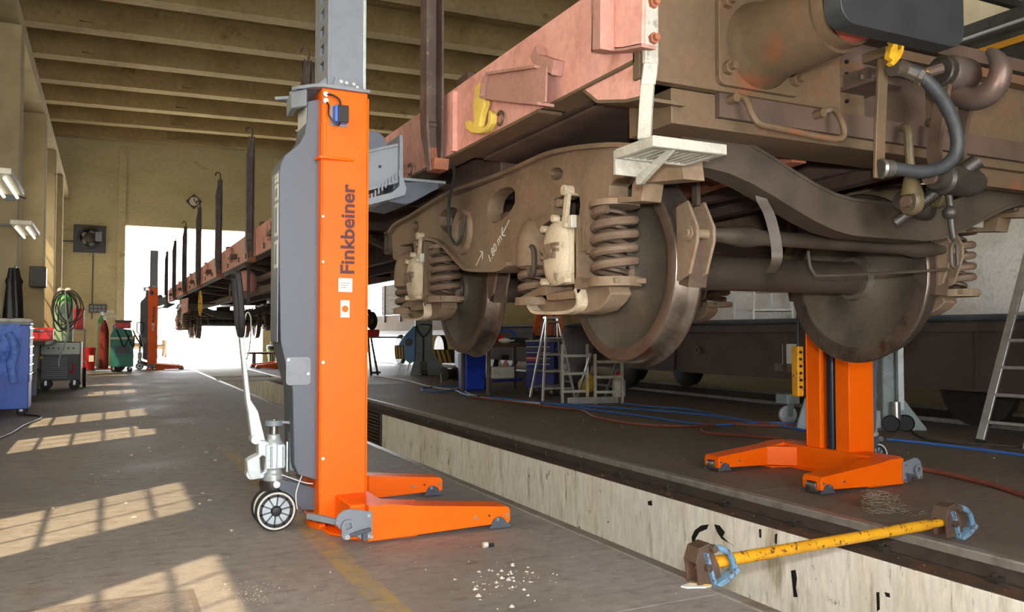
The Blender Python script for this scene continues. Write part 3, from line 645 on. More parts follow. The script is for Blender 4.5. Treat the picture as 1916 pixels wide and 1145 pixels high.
        MB().lathe([(0.006, -0.036), (0.022, -0.034), (0.028, -0.026), (0.028, 0.026), (0.022, 0.034), (0.006, 0.036)], (wx, yy_, 0.106), (0,1,0), 18).build('hub_cap', M['black'], w)
    MB().cyl((wx, -0.07, 0.106), (wx, 0.04, 0.106), 0.02, n=12).build('axle', M['steel'], root)
    # fork frame between wheels and column
    for yy_ in (-0.085, 0.085):
        fk = MB().add([(wx-0.0,yy_-0.006,0.235),(wx+0.02,yy_-0.006,0.27),(-0.10,yy_-0.006,0.205),(-0.10,yy_-0.006,0.09),(-0.18,yy_-0.006,0.10),
                (wx-0.0,yy_+0.006,0.235),(wx+0.02,yy_+0.006,0.27),(-0.10,yy_+0.006,0.205),(-0.10,yy_+0.006,0.09),(-0.18,yy_+0.006,0.10)],
               [(0,1,2,3,4),(9,8,7,6,5),(0,5,6,1),(1,6,7,2),(2,7,8,3),(3,8,9,4),(4,9,5,0)])
        fk.build('fork_arm', M['dark_grey'], root, bevel=0.002)
    MB().box(-0.22, -0.079, 0.15, -0.1, 0.079, 0.165).build('fork_plate', M['dark_grey'], root, bevel=0.002)
    MB().cyl((wx-0.0, -0.10, 0.245), (wx-0.0, 0.10, 0.245), 0.018, n=12).build('pivot_bolt', M['zinc'], root)
    MB().strap(cat([(wx+0.005,0,0.565),(wx+0.07,0,0.56),(wx+0.085,0,0.54),(wx+0.085,0,0.34),(wx+0.1,0,0.305),(wx+0.2,0,0.285)],5), 0.06, 0.012, (0,1,0)).build('pump_bracket', M['mid_grey'], root, bevel=0.002)
    pm = MB().lathe([(0.03, 0.20), (0.055, 0.215), (0.055, 0.255), (0.045, 0.265), (0.045, 0.285), (0.052, 0.29), (0.052, 0.42), (0.042, 0.435), (0.034, 0.455), (0.034, 0.47)], (wx, 0, 0.03), (0,0,1), 20).box(wx-0.05, -0.05, 0.32, wx+0.05, 0.05, 0.45).build('pump', M['pump'], root, bevel=0.004)
    MB().cyl((wx, 0, 0.49), (wx, 0, 0.58), 0.022, n=14).build('piston', M['steel'], pm)
    MB().prism(circ(wx, 0, 0.05, n=18), 'z', 0.545, 0.575).build('piston_cap', M['mid_grey'], pm, bevel=0.004)
    MB().lathe([(0.02, -0.03), (0.07, -0.03), (0.075, 0.0), (0.07, 0.02), (0.02, 0.025)], (wx, 0, 0.235), (0,0,1), 20).build('turntable', M['grease'], pm)
    MB().box(wx+0.058, -0.052, 0.30, wx+0.066, -0.04, 0.46).cyl((wx+0.045, -0.052, 0.33), (wx+0.045, -0.052, 0.44), 0.008).cyl((wx-0.02, -0.055, 0.33), (wx-0.02, -0.055, 0.44), 0.006).build('valve_rod', M['pump'], pm)
    # tiller: base casting, tapered blade, black loop (its own turn)
    tl = empty('tiller', (wx, 0, 0), tiller, root)
    tb = MB().prism([(-0.03,0.46),(-0.06,0.475),(-0.09,0.47),(-0.085,0.40),(-0.12,0.385),(-0.145,0.37),(-0.14,0.31),(-0.12,0.27),(-0.06,0.275),(-0.05,0.30),(-0.04,0.30)], 'y', -0.045, 0.045,
                    [[(-0.072, 0.30), (-0.055, 0.31), (-0.05, 0.385), (-0.065, 0.395), (-0.078, 0.385)]]).build('tiller_base', M['silver'], tl, bevel=0.006)
    MB().cyl((-0.115, -0.04, 0.30), (-0.115, 0.04, 0.30), 0.03, n=14).cyl((-0.10,-0.05,0.48),(-0.10,0.05,0.48),0.024,n=14).build('pin', M['silver'], tb)
    bl = [(-0.125, 0.50), (-0.055, 0.475), (-0.118, 0.72), (-0.128, 0.94), (-0.148, 0.94), (-0.147, 0.70)]
    bl = [(-0.118,0.47),(-0.045,0.455),(-0.088,0.63),(-0.125,0.69),(-0.165,1.03),(-0.187,1.03),(-0.150,0.69),(-0.138,0.62)]
    MB().prism(bl, 'y', -0.03, 0.03).build('tiller_blade', M['silver'], tl, bevel=0.005)
    MB().tube(cat([(-0.176,-0.02,1.03),(-0.18,-0.07,1.08),(-0.186,-0.09,1.16),(-0.200,-0.085,1.32),(-0.203,-0.06,1.355),(-0.203,0.06,1.355),(-0.200,0.085,1.32),(-0.186,0.09,1.16),(-0.18,0.07,1.08),(-0.176,0.02,1.03)],5), 0.017, 10).build('handle_loop', M['rubber'], tl)
    MB().tube(cat([(-0.165,0.0,1.06),(-0.145,0.01,1.15),(-0.125,0,1.12),(-0.13,-0.01,0.98),(-0.145,0,0.9)],5), 0.004).build('lever_wire', M['zinc'], tl)
    MB().tube(cat([(wx+0.03,-0.07,0.29),(wx+0.14,-0.09,0.245),(wx+0.19,-0.1,0.235)],5), 0.003).build('wire', M['white'], root)
    MB().tube(cat([(wx+0.16,-0.1,0.33),(wx+0.13,-0.1,0.28),(wx+0.10,-0.11,0.2),(wx+0.1,-0.115,0.14),(wx+0.105,-0.115,0.11)],5), 0.003).build('wire', M['white'], root)
    return root
M['tube'] = mat('dark_blue_steel_tube', '2c3340', rough=0.35, metal=0.4)
M['plate'] = mat('pale_grey_plate', 'b9bcb8', rough=0.5)
build_jack((JX, JY, 0), 0, 'tall orange and grey lifting jack nearest the camera, standing left of the pit')
build_jack((4.95, 4.47, 0), PI, 'orange lifting jack on the right of the pit, behind the nearest wheelset', PI/2)
pj = atZ(283, 696)
build_jack((1.18, 26.1, 0), 0, 'small distant orange lifting jack at the left, in front of the bright doorway', PI/2)
build_jack((4.78, 25.6, 0), PI, 'distant lifting jack right of the pit showing only its orange feet', 0)
# ------------------------------------------------------------------ bogies (built in the place, then copied down the wagon)
YA, YB, ZAX = 3.40, 5.42, 1.358
WLX = 2.26; WRX = 4.01           # outer faces of left and right wheels
CXW = (WLX + WRX)/2
def wheel(name, xo, s, y, parent):
    """xo = outer face, s = +1 when the track centre lies towards +x"""
    R = 0.458
    w = MB().lathe([(0.09, -0.02), (0.12, -0.02), (0.13, 0.005), (0.20, 0.045), (0.30, 0.055), (0.365, 0.03), (0.385, 0.012), (0.40, 0.008),
                    (0.40, 0.12), (0.37, 0.115), (0.30, 0.09), (0.20, 0.085), (0.13, 0.11), (0.12, 0.15), (0.09, 0.15)], (xo, y, ZAX), (s,0,0), 48).build(name, M['wheel'], parent)
    MB().lathe([(0.395, 0.0), (0.44, -0.002), (0.452, 0.004), (0.452, 0.006), (0.40, 0.008)], (xo, y, ZAX), (s,0,0), 48, True).build('rim_face', M['wheel_rust'], w)
    MB().lathe([(0.40, 0.004), (0.452, 0.004), (0.458, 0.012), (0.461, 0.075), (0.466, 0.092), (0.478, 0.104), (0.488, 0.114), (0.488, 0.122), (0.482, 0.132), (0.45, 0.135), (0.40, 0.132)], (xo, y, ZAX), (s,0,0), 56, True).build('tread', M['tread'], w)
    return w
def spring(parent, x, y, z0, z1, R=0.088, r=0.021, turns=4.6):
    mb = MB(); N = int(turns*18)
    pts = [(x + R*math.cos(2*PI*turns*i/N), y + R*math.sin(2*PI*turns*i/N), z0 + r + (z1-z0-2*r)*i/N) for i in range(N+1)]
    o = mb.tube(pts, r, 8).build('coil_spring', M['spring'], parent)
    N = int(turns*14); R2 = R*0.58; r2 = 0.011
    MB().tube([(x + R2*math.cos(-2*PI*turns*i/N), y + R2*math.sin(-2*PI*turns*i/N), z0 + r2 + (z1-z0-2*r2)*i/N) for i in range(N+1)], r2, 6).build('inner_coil', M['wheel_rust'], o)
    return o
def side_frame(bg_, XF, s):
    """XF = outer face of the side frame; s=+1 on the left of the wagon"""
    X0 = 1.95
    top = [(733,436),(744,421),(775,404),(800,388),(849,360),(901,342),(961,320),(1021,293),(1060,282),(1110,275),(1165,272),(1225,278),(1275,292)]
    bot = [(1280,335),(1205,342),(1200,376),(1096,384),(1090,470),(1062,474),(1058,425),(1030,412),(1000,430),(985,470),(968,496),(950,497),(938,505),(885,505),(868,495),(845,470),(825,452),(800,446),(793,452),(789,500),(775,500),(773,455),(748,460),(746,490),(735,484)]
    out = yzX(top + bot, X0)
    holes = [yzX([(1040+13*math.cos(t), 325+12*math.sin(t)) for t in [2*PI*i/14 for i in range(14)]], X0),
             yzX([(925,361),(937,353),(949,350),(958,352),(963,358),(963,379),(957,391),(949,401),(939,411),(929,417),(920,416),(915,411),(912,400),(913,385),(917,371)], X0),
             yzX([(821,405),(829,395),(837,389),(848,388),(854,391),(855,401),(851,420),(845,436),(838,437),(830,431),(822,421)], X0),
             yzX([(777.5+6*math.cos(t), 424+11*math.sin(t)) for t in [2*PI*i/12 for i in range(12)]], X0),
             yzX([(1034,402),(1034,374),(1050,367),(1070,361),(1080,360),(1084,366),(1085,385),(1082,410),(1060,408)], X0),
             yzX([(1140,366),(1140,347),(1152,335),(1175,330),(1188,334),(1182,348),(1181,368)], X0)]
    a, b = sorted((XF, XF + s*0.10))
    fr_ = MB().prism(out, 'x', a, b, holes).build('side_frame', M['bogie'], bg_, bevel=0.006)
    # raised flange running along the upper edge
    tp = [atX(u, v, X0) for u, v in top]
    MB().strap(cat([(XF + s*0.05, p.y, p.z) for p in tp], 3), 0.17, 0.02, (1,0,0)).build('top_flange', M['bogie'], fr_)
    lw = [atX(u, v, X0) for u, v in [(958,494),(938,505),(885,505),(868,495),(845,470),(825,452),(800,446)]]
    MB().strap(cat([(XF + s*0.05, p.y, p.z) for p in lw], 3), 0.17, 0.02, (1,0,0)).build('bottom_flange', M['bogie'], fr_)
    # boss ring in the middle
    p = atX(867, 433, X0)
    MB().lathe([(0.085, -0.02), (0.125, -0.028), (0.14, -0.02), (0.145, 0.0), (0.145, 0.03), (0.085, 0.03)], (XF, p.y, p.z), (s,0,0), 28, True).build('boss_ring', M['bogie'], fr_)
    MB().lathe([(0.02, 0.03), (0.088, 0.02), (0.088, 0.04), (0.02, 0.04)], (XF, p.y, p.z), (s,0,0), 24).build('boss_dish', M['grime'], fr_)
    for (yc, nm) in ((YA, 0), (YB, 1)):
        # damper pot beside the axle box
        yq = yc + 0.32
        MB().lathe([(0.09, 0.0), (0.115, 0.015), (0.118, 0.10), (0.11, 0.17), (0.085, 0.235), (0.04, 0.27), (0.01, 0.275)], (XF + s*0.05, yq + 0.03, 1.37), (0,0,1), 20).build('damper_pot', M['bogie'], fr_)
        # spring pocket roof and guard
        MB().prism(circ(XF + s*0.05, yc - 0.36, 0.112, n=24), 'z', 1.595, 1.62).build('spring_seat', M['bogie'], fr_)
        MB().box(XF - s*0.01 if s > 0 else XF - 0.1, yc - 0.235, 1.40, XF + (0.1 if s > 0 else 0.01), yc - 0.215, 1.62).build('guide', M['bogie'], fr_)
        # link above the box
        MB().bar((XF - s*0.025, yc - 0.045, 1.52), (XF - s*0.02, yc - 0.075, 1.70), 0.035, 0.02, (1,0,0)).cyl((XF - s*0.05, yc - 0.075, 1.71), (XF + s*0.05, yc - 0.075, 1.71), 0.025, n=12).build('hanger_link', M['tan_light'], fr_, bevel=0.003)
        MB().cyl((XF - s*0.04, yc - 0.01, 1.66), (XF + s*0.02, yc - 0.01, 1.66), 0.02, n=12).build('hanger_pin', M['bogie'], fr_)
    # chain link hanging
    if s > 0:
        yq = YA + 0.275
        MB().tube([(XF - 0.03 + 0.0*i, yq + 0.03*math.cos(t), 1.405 + 0.075*math.sin(t)) for i, t in enumerate([2*PI*k/16 for k in range(16)])], 0.014, 8, True).build('ring_link', M['grime'], fr_)
    return fr_
def axle_box(bg_, yc, XF, s):
    xb = XF - s*0.02
    L = MB()
    a, b = sorted((xb, xb + s*0.2))
    body = MB().prism([(yc-0.135, 1.270), (yc+0.135, 1.270), (yc+0.14, 1.355), (yc+0.125, 1.525), (yc+0.07, 1.570), (yc-0.07, 1.570), (yc-0.125, 1.545), (yc-0.15, 1.455), (yc-0.15, 1.295)], 'x', a, b).build('axle_box', M['tan_light'], bg_, bevel=0.008)
    # domed cover with raised lettering
    pr = []
    mb = MB(); n = 28; rings = [(0.118, 0.152, 0.0), (0.118, 0.152, 0.022), (0.105, 0.138, 0.038), (0.07, 0.10, 0.052), (0.03, 0.05, 0.056)]
    vs_ = []; fs = []
    for ry, rz_, h in rings:
        for i in range(n):
            t = 2*PI*i/n; e = 0.78
            cx_ = math.copysign(abs(math.cos(t))**e, math.cos(t)); sz_ = math.copysign(abs(math.sin(t))**e, math.sin(t))
            vs_.append((xb - s*h, yc + ry*cx_, 1.420 + rz_*sz_))
    for j in range(len(rings)-1):
        for i in range(n): fs.append((j*n+i, j*n+(i+1) % n, (j+1)*n+(i+1) % n, (j+1)*n+i))
    fs.append(tuple(range((len(rings)-1)*n, len(rings)*n)))
    cv = mb.add(vs_, fs).build('cover', M['tan_light'], body)
    text_mesh('lettering', 'SKF', 0.095, M['bogie'], body, frame((xb - s*0.058, yc, 1.425), (0, -s, 0), (0,0,1)), 0.010, 0.003)  # darker than the cover: colour stands in for shading on the raised letters
    for dy, dz in ((-0.105, 0.125), (0.105, 0.125), (-0.105, -0.13), (0.105, -0.13), (0.0, 0.165)):
        MB().cyl((xb - s*0.01, yc+dy, 1.420+dz), (xb - s*0.045, yc+dy, 1.420+dz), 0.018, n=6).build('cover_bolt', M['tan_light'], body)
    # grounding block on the side plate
    MB().box(min(xb - s*0.03, xb), yc - 0.155, 1.525, max(xb - s*0.03, xb), yc - 0.12, 1.585).build('lug', M['white_paint'], body, bevel=0.004)
    # wings that carry the springs
    wing = [(yc-0.47, 1.280), (yc-0.20, 1.270), (yc-0.16, 1.300), (yc-0.15, 1.585), (yc-0.13, 1.585), (yc-0.13, 1.2), (yc+0.13, 1.2), (yc+0.16, 1.280), (yc+0.30, 1.255), (yc+0.47, 1.220), (yc+0.47, 1.200), (yc+0.20, 1.230), (yc-0.20, 1.245), (yc-0.47, 1.255)]
    a, b = sorted((XF - s*0.02, XF + s*0.14))
    MB().prism(wing, 'x', a, b).build('wing', M['bogie'], body, bevel=0.004)
    for dy, zz in ((-0.36, 1.285), (0.36, 1.225)):
        MB().prism(circ(XF + s*0.05, yc + dy, 0.118, n=24), 'z', zz - 0.04, zz).build('spring_cup', M['bogie'], body)
    # tray under the box with pale rim
    tray = [(yc-0.34, 1.255), (yc+0.30, 1.245), (yc+0.34, 1.205), (yc+0.335, 1.170), (yc+0.28, 1.140), (yc-0.12, 1.130), (yc-0.25, 1.145), (yc-0.32, 1.180), (yc-0.36, 1.215)]
    MB().prism(tray, 'x', min(XF + s*0.03, XF + s*0.14), max(XF + s*0.03, XF + s*0.14)).build('tray', M['bogie'], body, bevel=0.006)
    rim = [(XF - s*0.02 + s*0.03, y, z) for y, z in [(yc-0.14,1.245),(yc-0.16,1.185),(yc-0.12,1.150),(yc,1.138),(yc+0.25,1.145),(yc+0.32,1.170),(yc+0.34,1.195),(yc+0.33,1.225)]]
    MB().strap(cat(rim, 4), 0.07, 0.014, (1,0,0)).build('tray_rim', M['tan_light'], body)
    return body
def build_bogie(label):
    bg_ = thing('bogie', label, 'bogie', (0,0,0), 0, 'wagon bogies')
    for yc in (YA, YB):
        ax = MB().lathe([(0.062, WLX - 0.26), (0.062, WLX - 0.06), (0.09, WLX - 0.02), (0.098, WLX + 0.16), (0.092, WLX + 0.20), (0.092, WRX - 0.20), (0.098, WRX - 0.16), (0.09, WRX + 0.02), (0.062, WRX + 0.06), (0.062, WRX + 0.26)], (0, yc, ZAX), (1,0,0), 28).build('wheelset_axle', M['grime'], bg_)
        wheel('wheel', WLX, 1, yc, ax); wheel('wheel', WRX, -1, yc, ax)
    side_frame(bg_, 1.95, 1); side_frame(bg_, 2*CXW - 1.95, -1)
    for yc in (YA, YB):
        for XF, s in ((1.95, 1), (2*CXW - 1.95, -1)):
            axle_box(bg_, yc, XF, s)
            spring(bg_, XF + s*0.05, yc - 0.36, 1.285, 1.60); spring(bg_, XF + s*0.05, yc + 0.36, 1.225, 1.56)
    # transom and end beams
    ym = (YA+YB)/2
    MB().box(2.03, ym - 0.22, 1.55, 2*CXW - 2.03, ym + 0.22, 1.74).build('transom', M['under'], bg_, bevel=0.02)
    MB().cyl((CXW, ym, 1.74), (CXW, ym, 1.84), 0.2, n=24).build('centre_pivot', M['under'], bg_)
    for ye, d in ((2.55, -1), (6.25, 1)):
        xs = [1.98 + (2*CXW - 3.96)*i/20 for i in range(21)]
        def ez(x):
            t = abs(x - CXW)/(CXW - 1.98); k = max(0, min(1, (t - 0.18)/0.72)); k = k*k*(3-2*k); return 1.545 + 0.225*k
        H = 0.15
        cs = [(x, ye, ez(x)) for x in xs]
        eb = MB().strap(cs, 0.02, H, (0,1,0)).build('end_beam', M['grime'], bg_)
        MB().strap([(x, ye + 0.045*1, z + H/2) for x, y, z in cs], 0.12, 0.014, (0,1,0)).build('beam_flange', M['grime'], eb)
        MB().strap([(x, ye + 0.045*1, z - H/2) for x, y, z in cs], 0.12, 0.014, (0,1,0)).build('beam_flange', M['grime'], eb)
        # arm that joins beam and side frame
        for XF in (1.98, 2*CXW - 2.08):
            y_a, y_b = sorted((ye + 0.09, YA - 0.5 if d < 0 else YB + 0.5))
            MB().box(XF, y_a, 1.67, XF + 0.10, y_b, 1.83).build('frame_horn', M['grime'], bg_, bevel=0.01)
    # brake triangle and blocks at each wheelset
    for yc, d in ((YA, -1), (YA, 1), (YB, -1), (YB, 1)):
        yb = yc + d*0.555
        if d < 0 and yc == YA:
            p0 = Vector((2.36, yb - 0.03, 1.475)); 
        br = MB().lathe([(0.022, 0), (0.03, 0.05), (0.045, 0.16), (0.05, 0.20), (0.045, 0.25), (0.036, 0.30), (0.036, WRX - WLX - 0.52), (0.045, WRX - WLX - 0.46), (0.05, WRX - WLX - 0.40), (0.03, WRX - WLX - 0.25), (0.022, WRX - WLX - 0.2)], (WLX + 0.10, yb, 1.475), (1,0,0), 14).build('brake_beam', M['grime'], bg_)
        for xo, s in ((WLX, 1), (WRX, -1)):
            xa, xb_ = sorted((xo + s*0.02, xo + s*0.12))
            # diamond plate with pin
            k = -d
            dia = [(yb + k*0.10, 1.60), (yb + k*0.02, 1.62), (yb - k*0.045, 1.50), (yb - k*0.045, 1.44), (yb + k*0.01, 1.30), (yb + k*0.09, 1.27)]
            sh = MB().prism(dia, 'x', min(xo, xo + s*0.015), max(xo, xo + s*0.015)).build('brake_shoe_holder', M['bogie'], br, bevel=0.003)
            MB().prism([(y, z) for y, z in dia], 'x', min(xo + s*0.09, xo + s*0.105), max(xo + s*0.09, xo + s*0.105)).build('holder_cheek', M['bogie'], br, bevel=0.003)
            arc = [(yc + d*0.465*math.cos(t), ZAX + 0.465*math.sin(t)) for t in [-0.22 + 0.75*i/9 for i in range(10)]]
            arc2 = [(yc + d*0.525*math.cos(t), ZAX + 0.525*math.sin(t)) for t in [-0.22 + 0.75*i/9 for i in range(10)]]
            MB().prism(arc + arc2[::-1], 'x', xa, xb_).build('brake_block', M['wheel_rust'], br)
            MB().cyl((xo - s*0.03, yb + k*0.0, 1.475), (xo + s*0.12, yb, 1.475), 0.022, n=12).cyl((xo - s*0.018, yb, 1.475), (xo - s*0.010, yb, 1.475), 0.034, n=16).build('brake_pin', M['bogie'], br)
            MB().bar((xo + s*0.05, yb + k*0.02, 1.60), (xo + s*0.05, yb + k*0.02, 1.85), 0.035, 0.02, (1,0,0)).build('hanger', M['grime'], br)
    return bg_
bogie1 = build_bogie('brown grimy two-axle bogie hanging raised over the pit in the foreground')
# foreground extras on the first bogie: safety strap, thin rod
ye = 2.55
pts = [atY(1422, 356, 2.6), atY(1426, 375, 2.6), atY(1438, 398, 2.6), atY(1446, 425, 2.6), atY(1452, 455, 2.6), atY(1453, 487, 2.6), atY(1440, 508, 2.68)]
MB().strap(cat(pts, 4), 0.045, 0.012, (0.8,-0.6,0)).build('safety_strap', M['grime'], bogie1)
pts = [atY(1512, 470, 2.85), atY(1515, 495, 2.85), atY(1522, 510, 2.85), atY(1540, 516, 2.85), atY(1660, 511, 2.8), atY(1772, 504, 2.75)]
MB().tube(cat(pts, 5), 0.008).build('release_rod', M['grime'], bogie1)
# hose on the side frame
X0 = 1.9
pts = [(846,300,1.72),(850,330,1.8),(841,370,1.88),(839,410,1.9),(842,440,1.9),(853,457,1.9),(863,445,1.9),(867,425,1.9),(871,402,1.91)]
MB().tube(cat([atX(u, v, x) for u, v, x in pts], 6), 0.010).build('brake_hose', M['hose'], bogie1)
# painted chalk marks
p = atX(925, 465, 1.945)
text_mesh('chalk_mark', '<- 1,80m ->' if False else '\u21901,80\u2192' if False else '1.80 m', 0.075, M['white'], bogie1, frame((1.947, p.y, p.z), (0, -0.80, 0.60), (0, 0.60, 0.80)), 0.0006, 0.0)
for c_, dr in ((atX(897, 484, 1.945), 1), (atX(946, 426, 1.945), -1)):
    d2 = Vector((0, -0.80, 0.60)); n2 = Vector((0, 0.6, 0.8)); e = c_ + d2*0.06*dr
    MB().bar(c_ - d2*0.06*dr, e, 0.006, 0.002, (1,0,0)).bar(e, e - d2*0.03*dr + n2*0.03, 0.006, 0.002, (1,0,0)).bar(e, e - d2*0.03*dr - n2*0.03, 0.006, 0.002, (1,0,0)).build('chalk_arrow', M['white'], bogie1, stuff=True)
b2 = copy_tree(bogie1); b2.location = (0, 21.6, 0)
b2['label'] = 'dark distant bogie at the far end of the raised wagon by the doorway'
# ------------------------------------------------------------------ raised flat wagon
WX0 = 1.65; WX1 = 2*CXW - 1.65; WY0 = 2.36; WY1 = 28.9
ZS0, ZS1 = 2.005, 2.335
wg = thing('flat_wagon', 'long faded pink-red flat wagon with tall side stakes, raised on jacks', 'wagon', (0,0,0))
# side sills: channel with lower and upper flange, panels between the bays
for x, s in ((WX0, 1), (WX1, -1)):
    a, b = sorted((x, x + s*0.012))
    ss = MB().box(a, WY0 + 0.02, ZS0, b, WY1, ZS1).build('side_sill', M['pink'], wg, smooth=False)
    a, b = sorted((x, x + s*0.12)); MB().box(a, 3.1, ZS0 - 0.014, b, WY1, ZS0).build('bottom_flange', M['oxide'], ss, smooth=False)
    a, b = sorted((x, x + s*0.10)); MB().box(a, WY0, ZS1, b, WY1, ZS1 + 0.014).build('top_flange', M['pink'], ss, smooth=False)
# deck, centre sill, cross bearers, end sills
MB().box(WX0 + 0.02, WY0 + 0.05, ZS1 - 0.05, WX1 - 0.02, WY1 - 0.05, ZS1 + 0.01).build('deck', M['under'], wg, smooth=False)
for x in (CXW - 0.30, CXW + 0.22): MB().box(x, WY0 + 0.3, 1.86, x + 0.08, WY1 - 0.3, ZS1 - 0.05).build('centre_sill', M['under'], wg)
for y in [4.75 + 1.6*i for i in range(15)]:
    MB().box(WX0 + 0.02, y, ZS0 + 0.06, WX1 - 0.02, y + 0.06, ZS1 - 0.05).box(WX0 + 0.02, y - 0.04, ZS0 + 0.06, WX1 - 0.02, y + 0.10, ZS0 + 0.075).build('cross_bearer', M['under'], wg, stuff=False)
# diagonal braces under the deck
for i in range(6):
    y = 7.2 + 2.6*i
    MB().bar((WX0 + 0.1, y, ZS0 + 0.03), (CXW, y + 2.2, ZS0 - 0.02), 0.07, 0.05).build('diagonal_brace', M['bogie'], wg)
# bolster box above the bogie (dark mass over the frame)
for y in ((YA+YB)/2, (YA+YB)/2 + 21.6): MB().box(WX0 + 0.28, y - 0.35, 1.90, WX1 - 0.28, y + 0.35, ZS1 - 0.05).build('bolster', M['under'], wg, bevel=0.01)
MB().box(WX0 + 0.15, WY0 + 0.30, 1.97, CXW - 0.3, 4.0, 1.985).build('floor_plate', M['under'], wg)
# lower edge near the end: sloping gusset and flange
g = yzX([(1097,168),(1125,191),(1180,190),(1206,184),(1206,100),(1150,125)], WX0 + 0.03)
MB().prism(g, 'x', WX0 + 0.012, WX0 + 0.03).build('corner_gusset', M['pink'], wg, bevel=0.002)
pg = [atX(1097,168,WX0+0.03), atX(1125,191,WX0+0.03), atX(1180,190,WX0+0.03), atX(1206,184,WX0+0.03)]
MB().strap([(WX0 + 0.11, p_.y, p_.z) for p_ in pg], 0.20, 0.012, (1,0,0)).build('gusset_flange', M['oxide'], wg)
MB().box(WX0, WY0 + 0.02, ZS0 - 0.012, WX0 + 0.12, 3.05, ZS0).build('end_flange', M['oxide'], wg, smooth=False)
a1, a2 = atX(848, 288, WX0), atX(1097, 168, WX0)
MB().add([(WX0 + 0.125, a1.y, ZS0 - 0.012), (WX0 + 0.26, a1.y, ZS0 - 0.012), (WX0 + 0.26, a2.y, ZS0 - 0.012), (WX0 + 0.125, a2.y, ZS0 - 0.012), (WX0 + 0.125, a1.y, ZS0 - 0.002), (WX0 + 0.26, a1.y, ZS0 - 0.002), (WX0 + 0.26, a2.y, ZS0 - 0.002), (WX0 + 0.125, a2.y, ZS0 - 0.002)],
         [(0,3,2,1),(4,5,6,7),(0,1,5,4),(1,2,6,5),(2,3,7,6),(3,0,4,7)]).build('sole_plate', M['under'], wg)
# ------- end sill
ZE = 1.93
xe = [atY(1569, 202, WY0).x, 4.0]
es = MB().prism([(WX0, ZE), (xe[0], ZE), (xe[0], ZE + 0.20), (xe[0] + 0.02, ZE + 0.24), (xe[0] + 0.02, 2.62), (WX0, 2.62)], 'y', WY0 - 0.012, WY0 + 0.03).build('end_sill', M['oxide'], wg, bevel=0.003)
MB().box(xe[0], WY0 + 0.02, ZE - 0.0, xe[0] + 0.17, WY0 + 0.035, 2.15).build('riveted_plate', M['oxide'], es)
mb = MB()
for v in (116, 139, 164, 190): p_ = atY(1583, v, WY0 + 0.02); mb.cyl((p_.x, WY0 + 0.021, p_.z), (p_.x, WY0 + 0.012, p_.z), 0.008, n=10)
mb.build('hole', M['black'], es)
MB().box(xe[0] + 0.02, WY0 + 0.12, ZE - 0.05, WX1, WY0 + 0.15, 2.30).build('recessed_web', M['under'], es)
p_ = atY(1850, 90, WY0 + 0.1)
MB().box(2.9, WY0 + 0.0, 2.20, WX1, WY0 + 0.2, 2.24).build('upper_flange', M['oxide'], es)
MB().box(3.3, WY0 + 0.06, 1.72, WX1, WY0 + 0.12, 2.20).build('right_web', M['oxide'], es)
# bottom cross member under the end sill
bx_l = atY(1253, 190, WY0 + 0.04).x
bcm = MB().box(bx_l, WY0 + 0.03, 1.80, WX1 - 0.2, WY0 + 0.30, ZE).build('lower_cross_member', M['oxide'], wg, bevel=0.004)
MB().box(bx_l + 0.2, WY0 + 0.005, 1.84, WX1 - 0.4, WY0 + 0.03, ZE - 0.0).build('channel_web', M['under'], bcm)
# beams behind: dark longitudinal members over the wheelset
for x in (2.35, 2.75, 3.4): MB().bar((x, 2.7, 1.83), (x + 0.25, 4.6, 1.83), 0.08, 0.06).build('brace', M['rust'] if x == 2.75 else M['under'], wg)
# end post bracket (top, at the frame's edge)
bk = atX(1160, 90, WX0)
bp = MB().prism(yzX([(1110,95),(1113,0),(1116,-60),(1208,-60),(1206,50),(1205,85),(1170,92)], WX0 - 0.05), 'x', WX0 - 0.06, WX0 - 0.045).build('end_post_bracket', M['pink'], wg, bevel=0.003)
q0 = atX(1111, 95, WX0 - 0.05); q1 = atX(1205, 85, WX0 - 0.05)
MB().strap([(WX0 - 0.03, r_.y, r_.z) for r_ in (atX(1110,95,WX0-0.05), atX(1170,92,WX0-0.05), atX(1205,85,WX0-0.05))], 0.06, 0.012, (1,0,0)).build('bracket_flange', M['pink_d'], bp)
MB().box(WX0 - 0.06, q0.y - 0.015, q0.z - 0.005, WX0, q0.y, 2.7).build('bracket_flange', M['pink_d'], bp)
mbx = MB().prism(yzX([(1112,95),(1114,-40),(1128,-40),(1128,92)], WX0 - 0.11), 'x', WX0 - 0.12, WX0 - 0.06).build('bracket_block', M['pink_d'], bp, bevel=0.003)
# ------- buffer on the left
BX, BZ = 2.185, 2.118
bf_ = MB().prism(rrect(BX - 0.20, BZ - 0.17, BX + 0.20, BZ + 0.17, 0.03), 'y', WY0 - 0.035, WY0 - 0.012).build('buffer', M['oxide'], wg, bevel=0.004)
MB().lathe([(0.165, 0.02), (0.165, 0.035), (0.150, 0.07), (0.143, 0.12), (0.140, 0.40), (0.128, 0.40), (0.128, 0.45)], (BX, WY0, BZ), (0,-1,0), 36).build('buffer_tube', M['oxide'], bf_)
MB().lathe([(0.120, 0.44), (0.120, 0.60)], (BX, WY0, BZ), (0,-1,0), 32).build('plunger', mat('red_oxide_band', '9c4a3c', rough=0.55), bf_)
MB().prism(rrect(BX - 0.275, BZ - 0.166, BX + 0.275, BZ + 0.20, 0.06, 7), 'y', WY0 - 0.655, WY0 - 0.59).build('buffer_head', mat('black_greased_buffer_plate', '24282a', '1d2022', 0.5, scale=7, bump=0.15, bscale=20), bf_, bevel=0.02, seg=3)
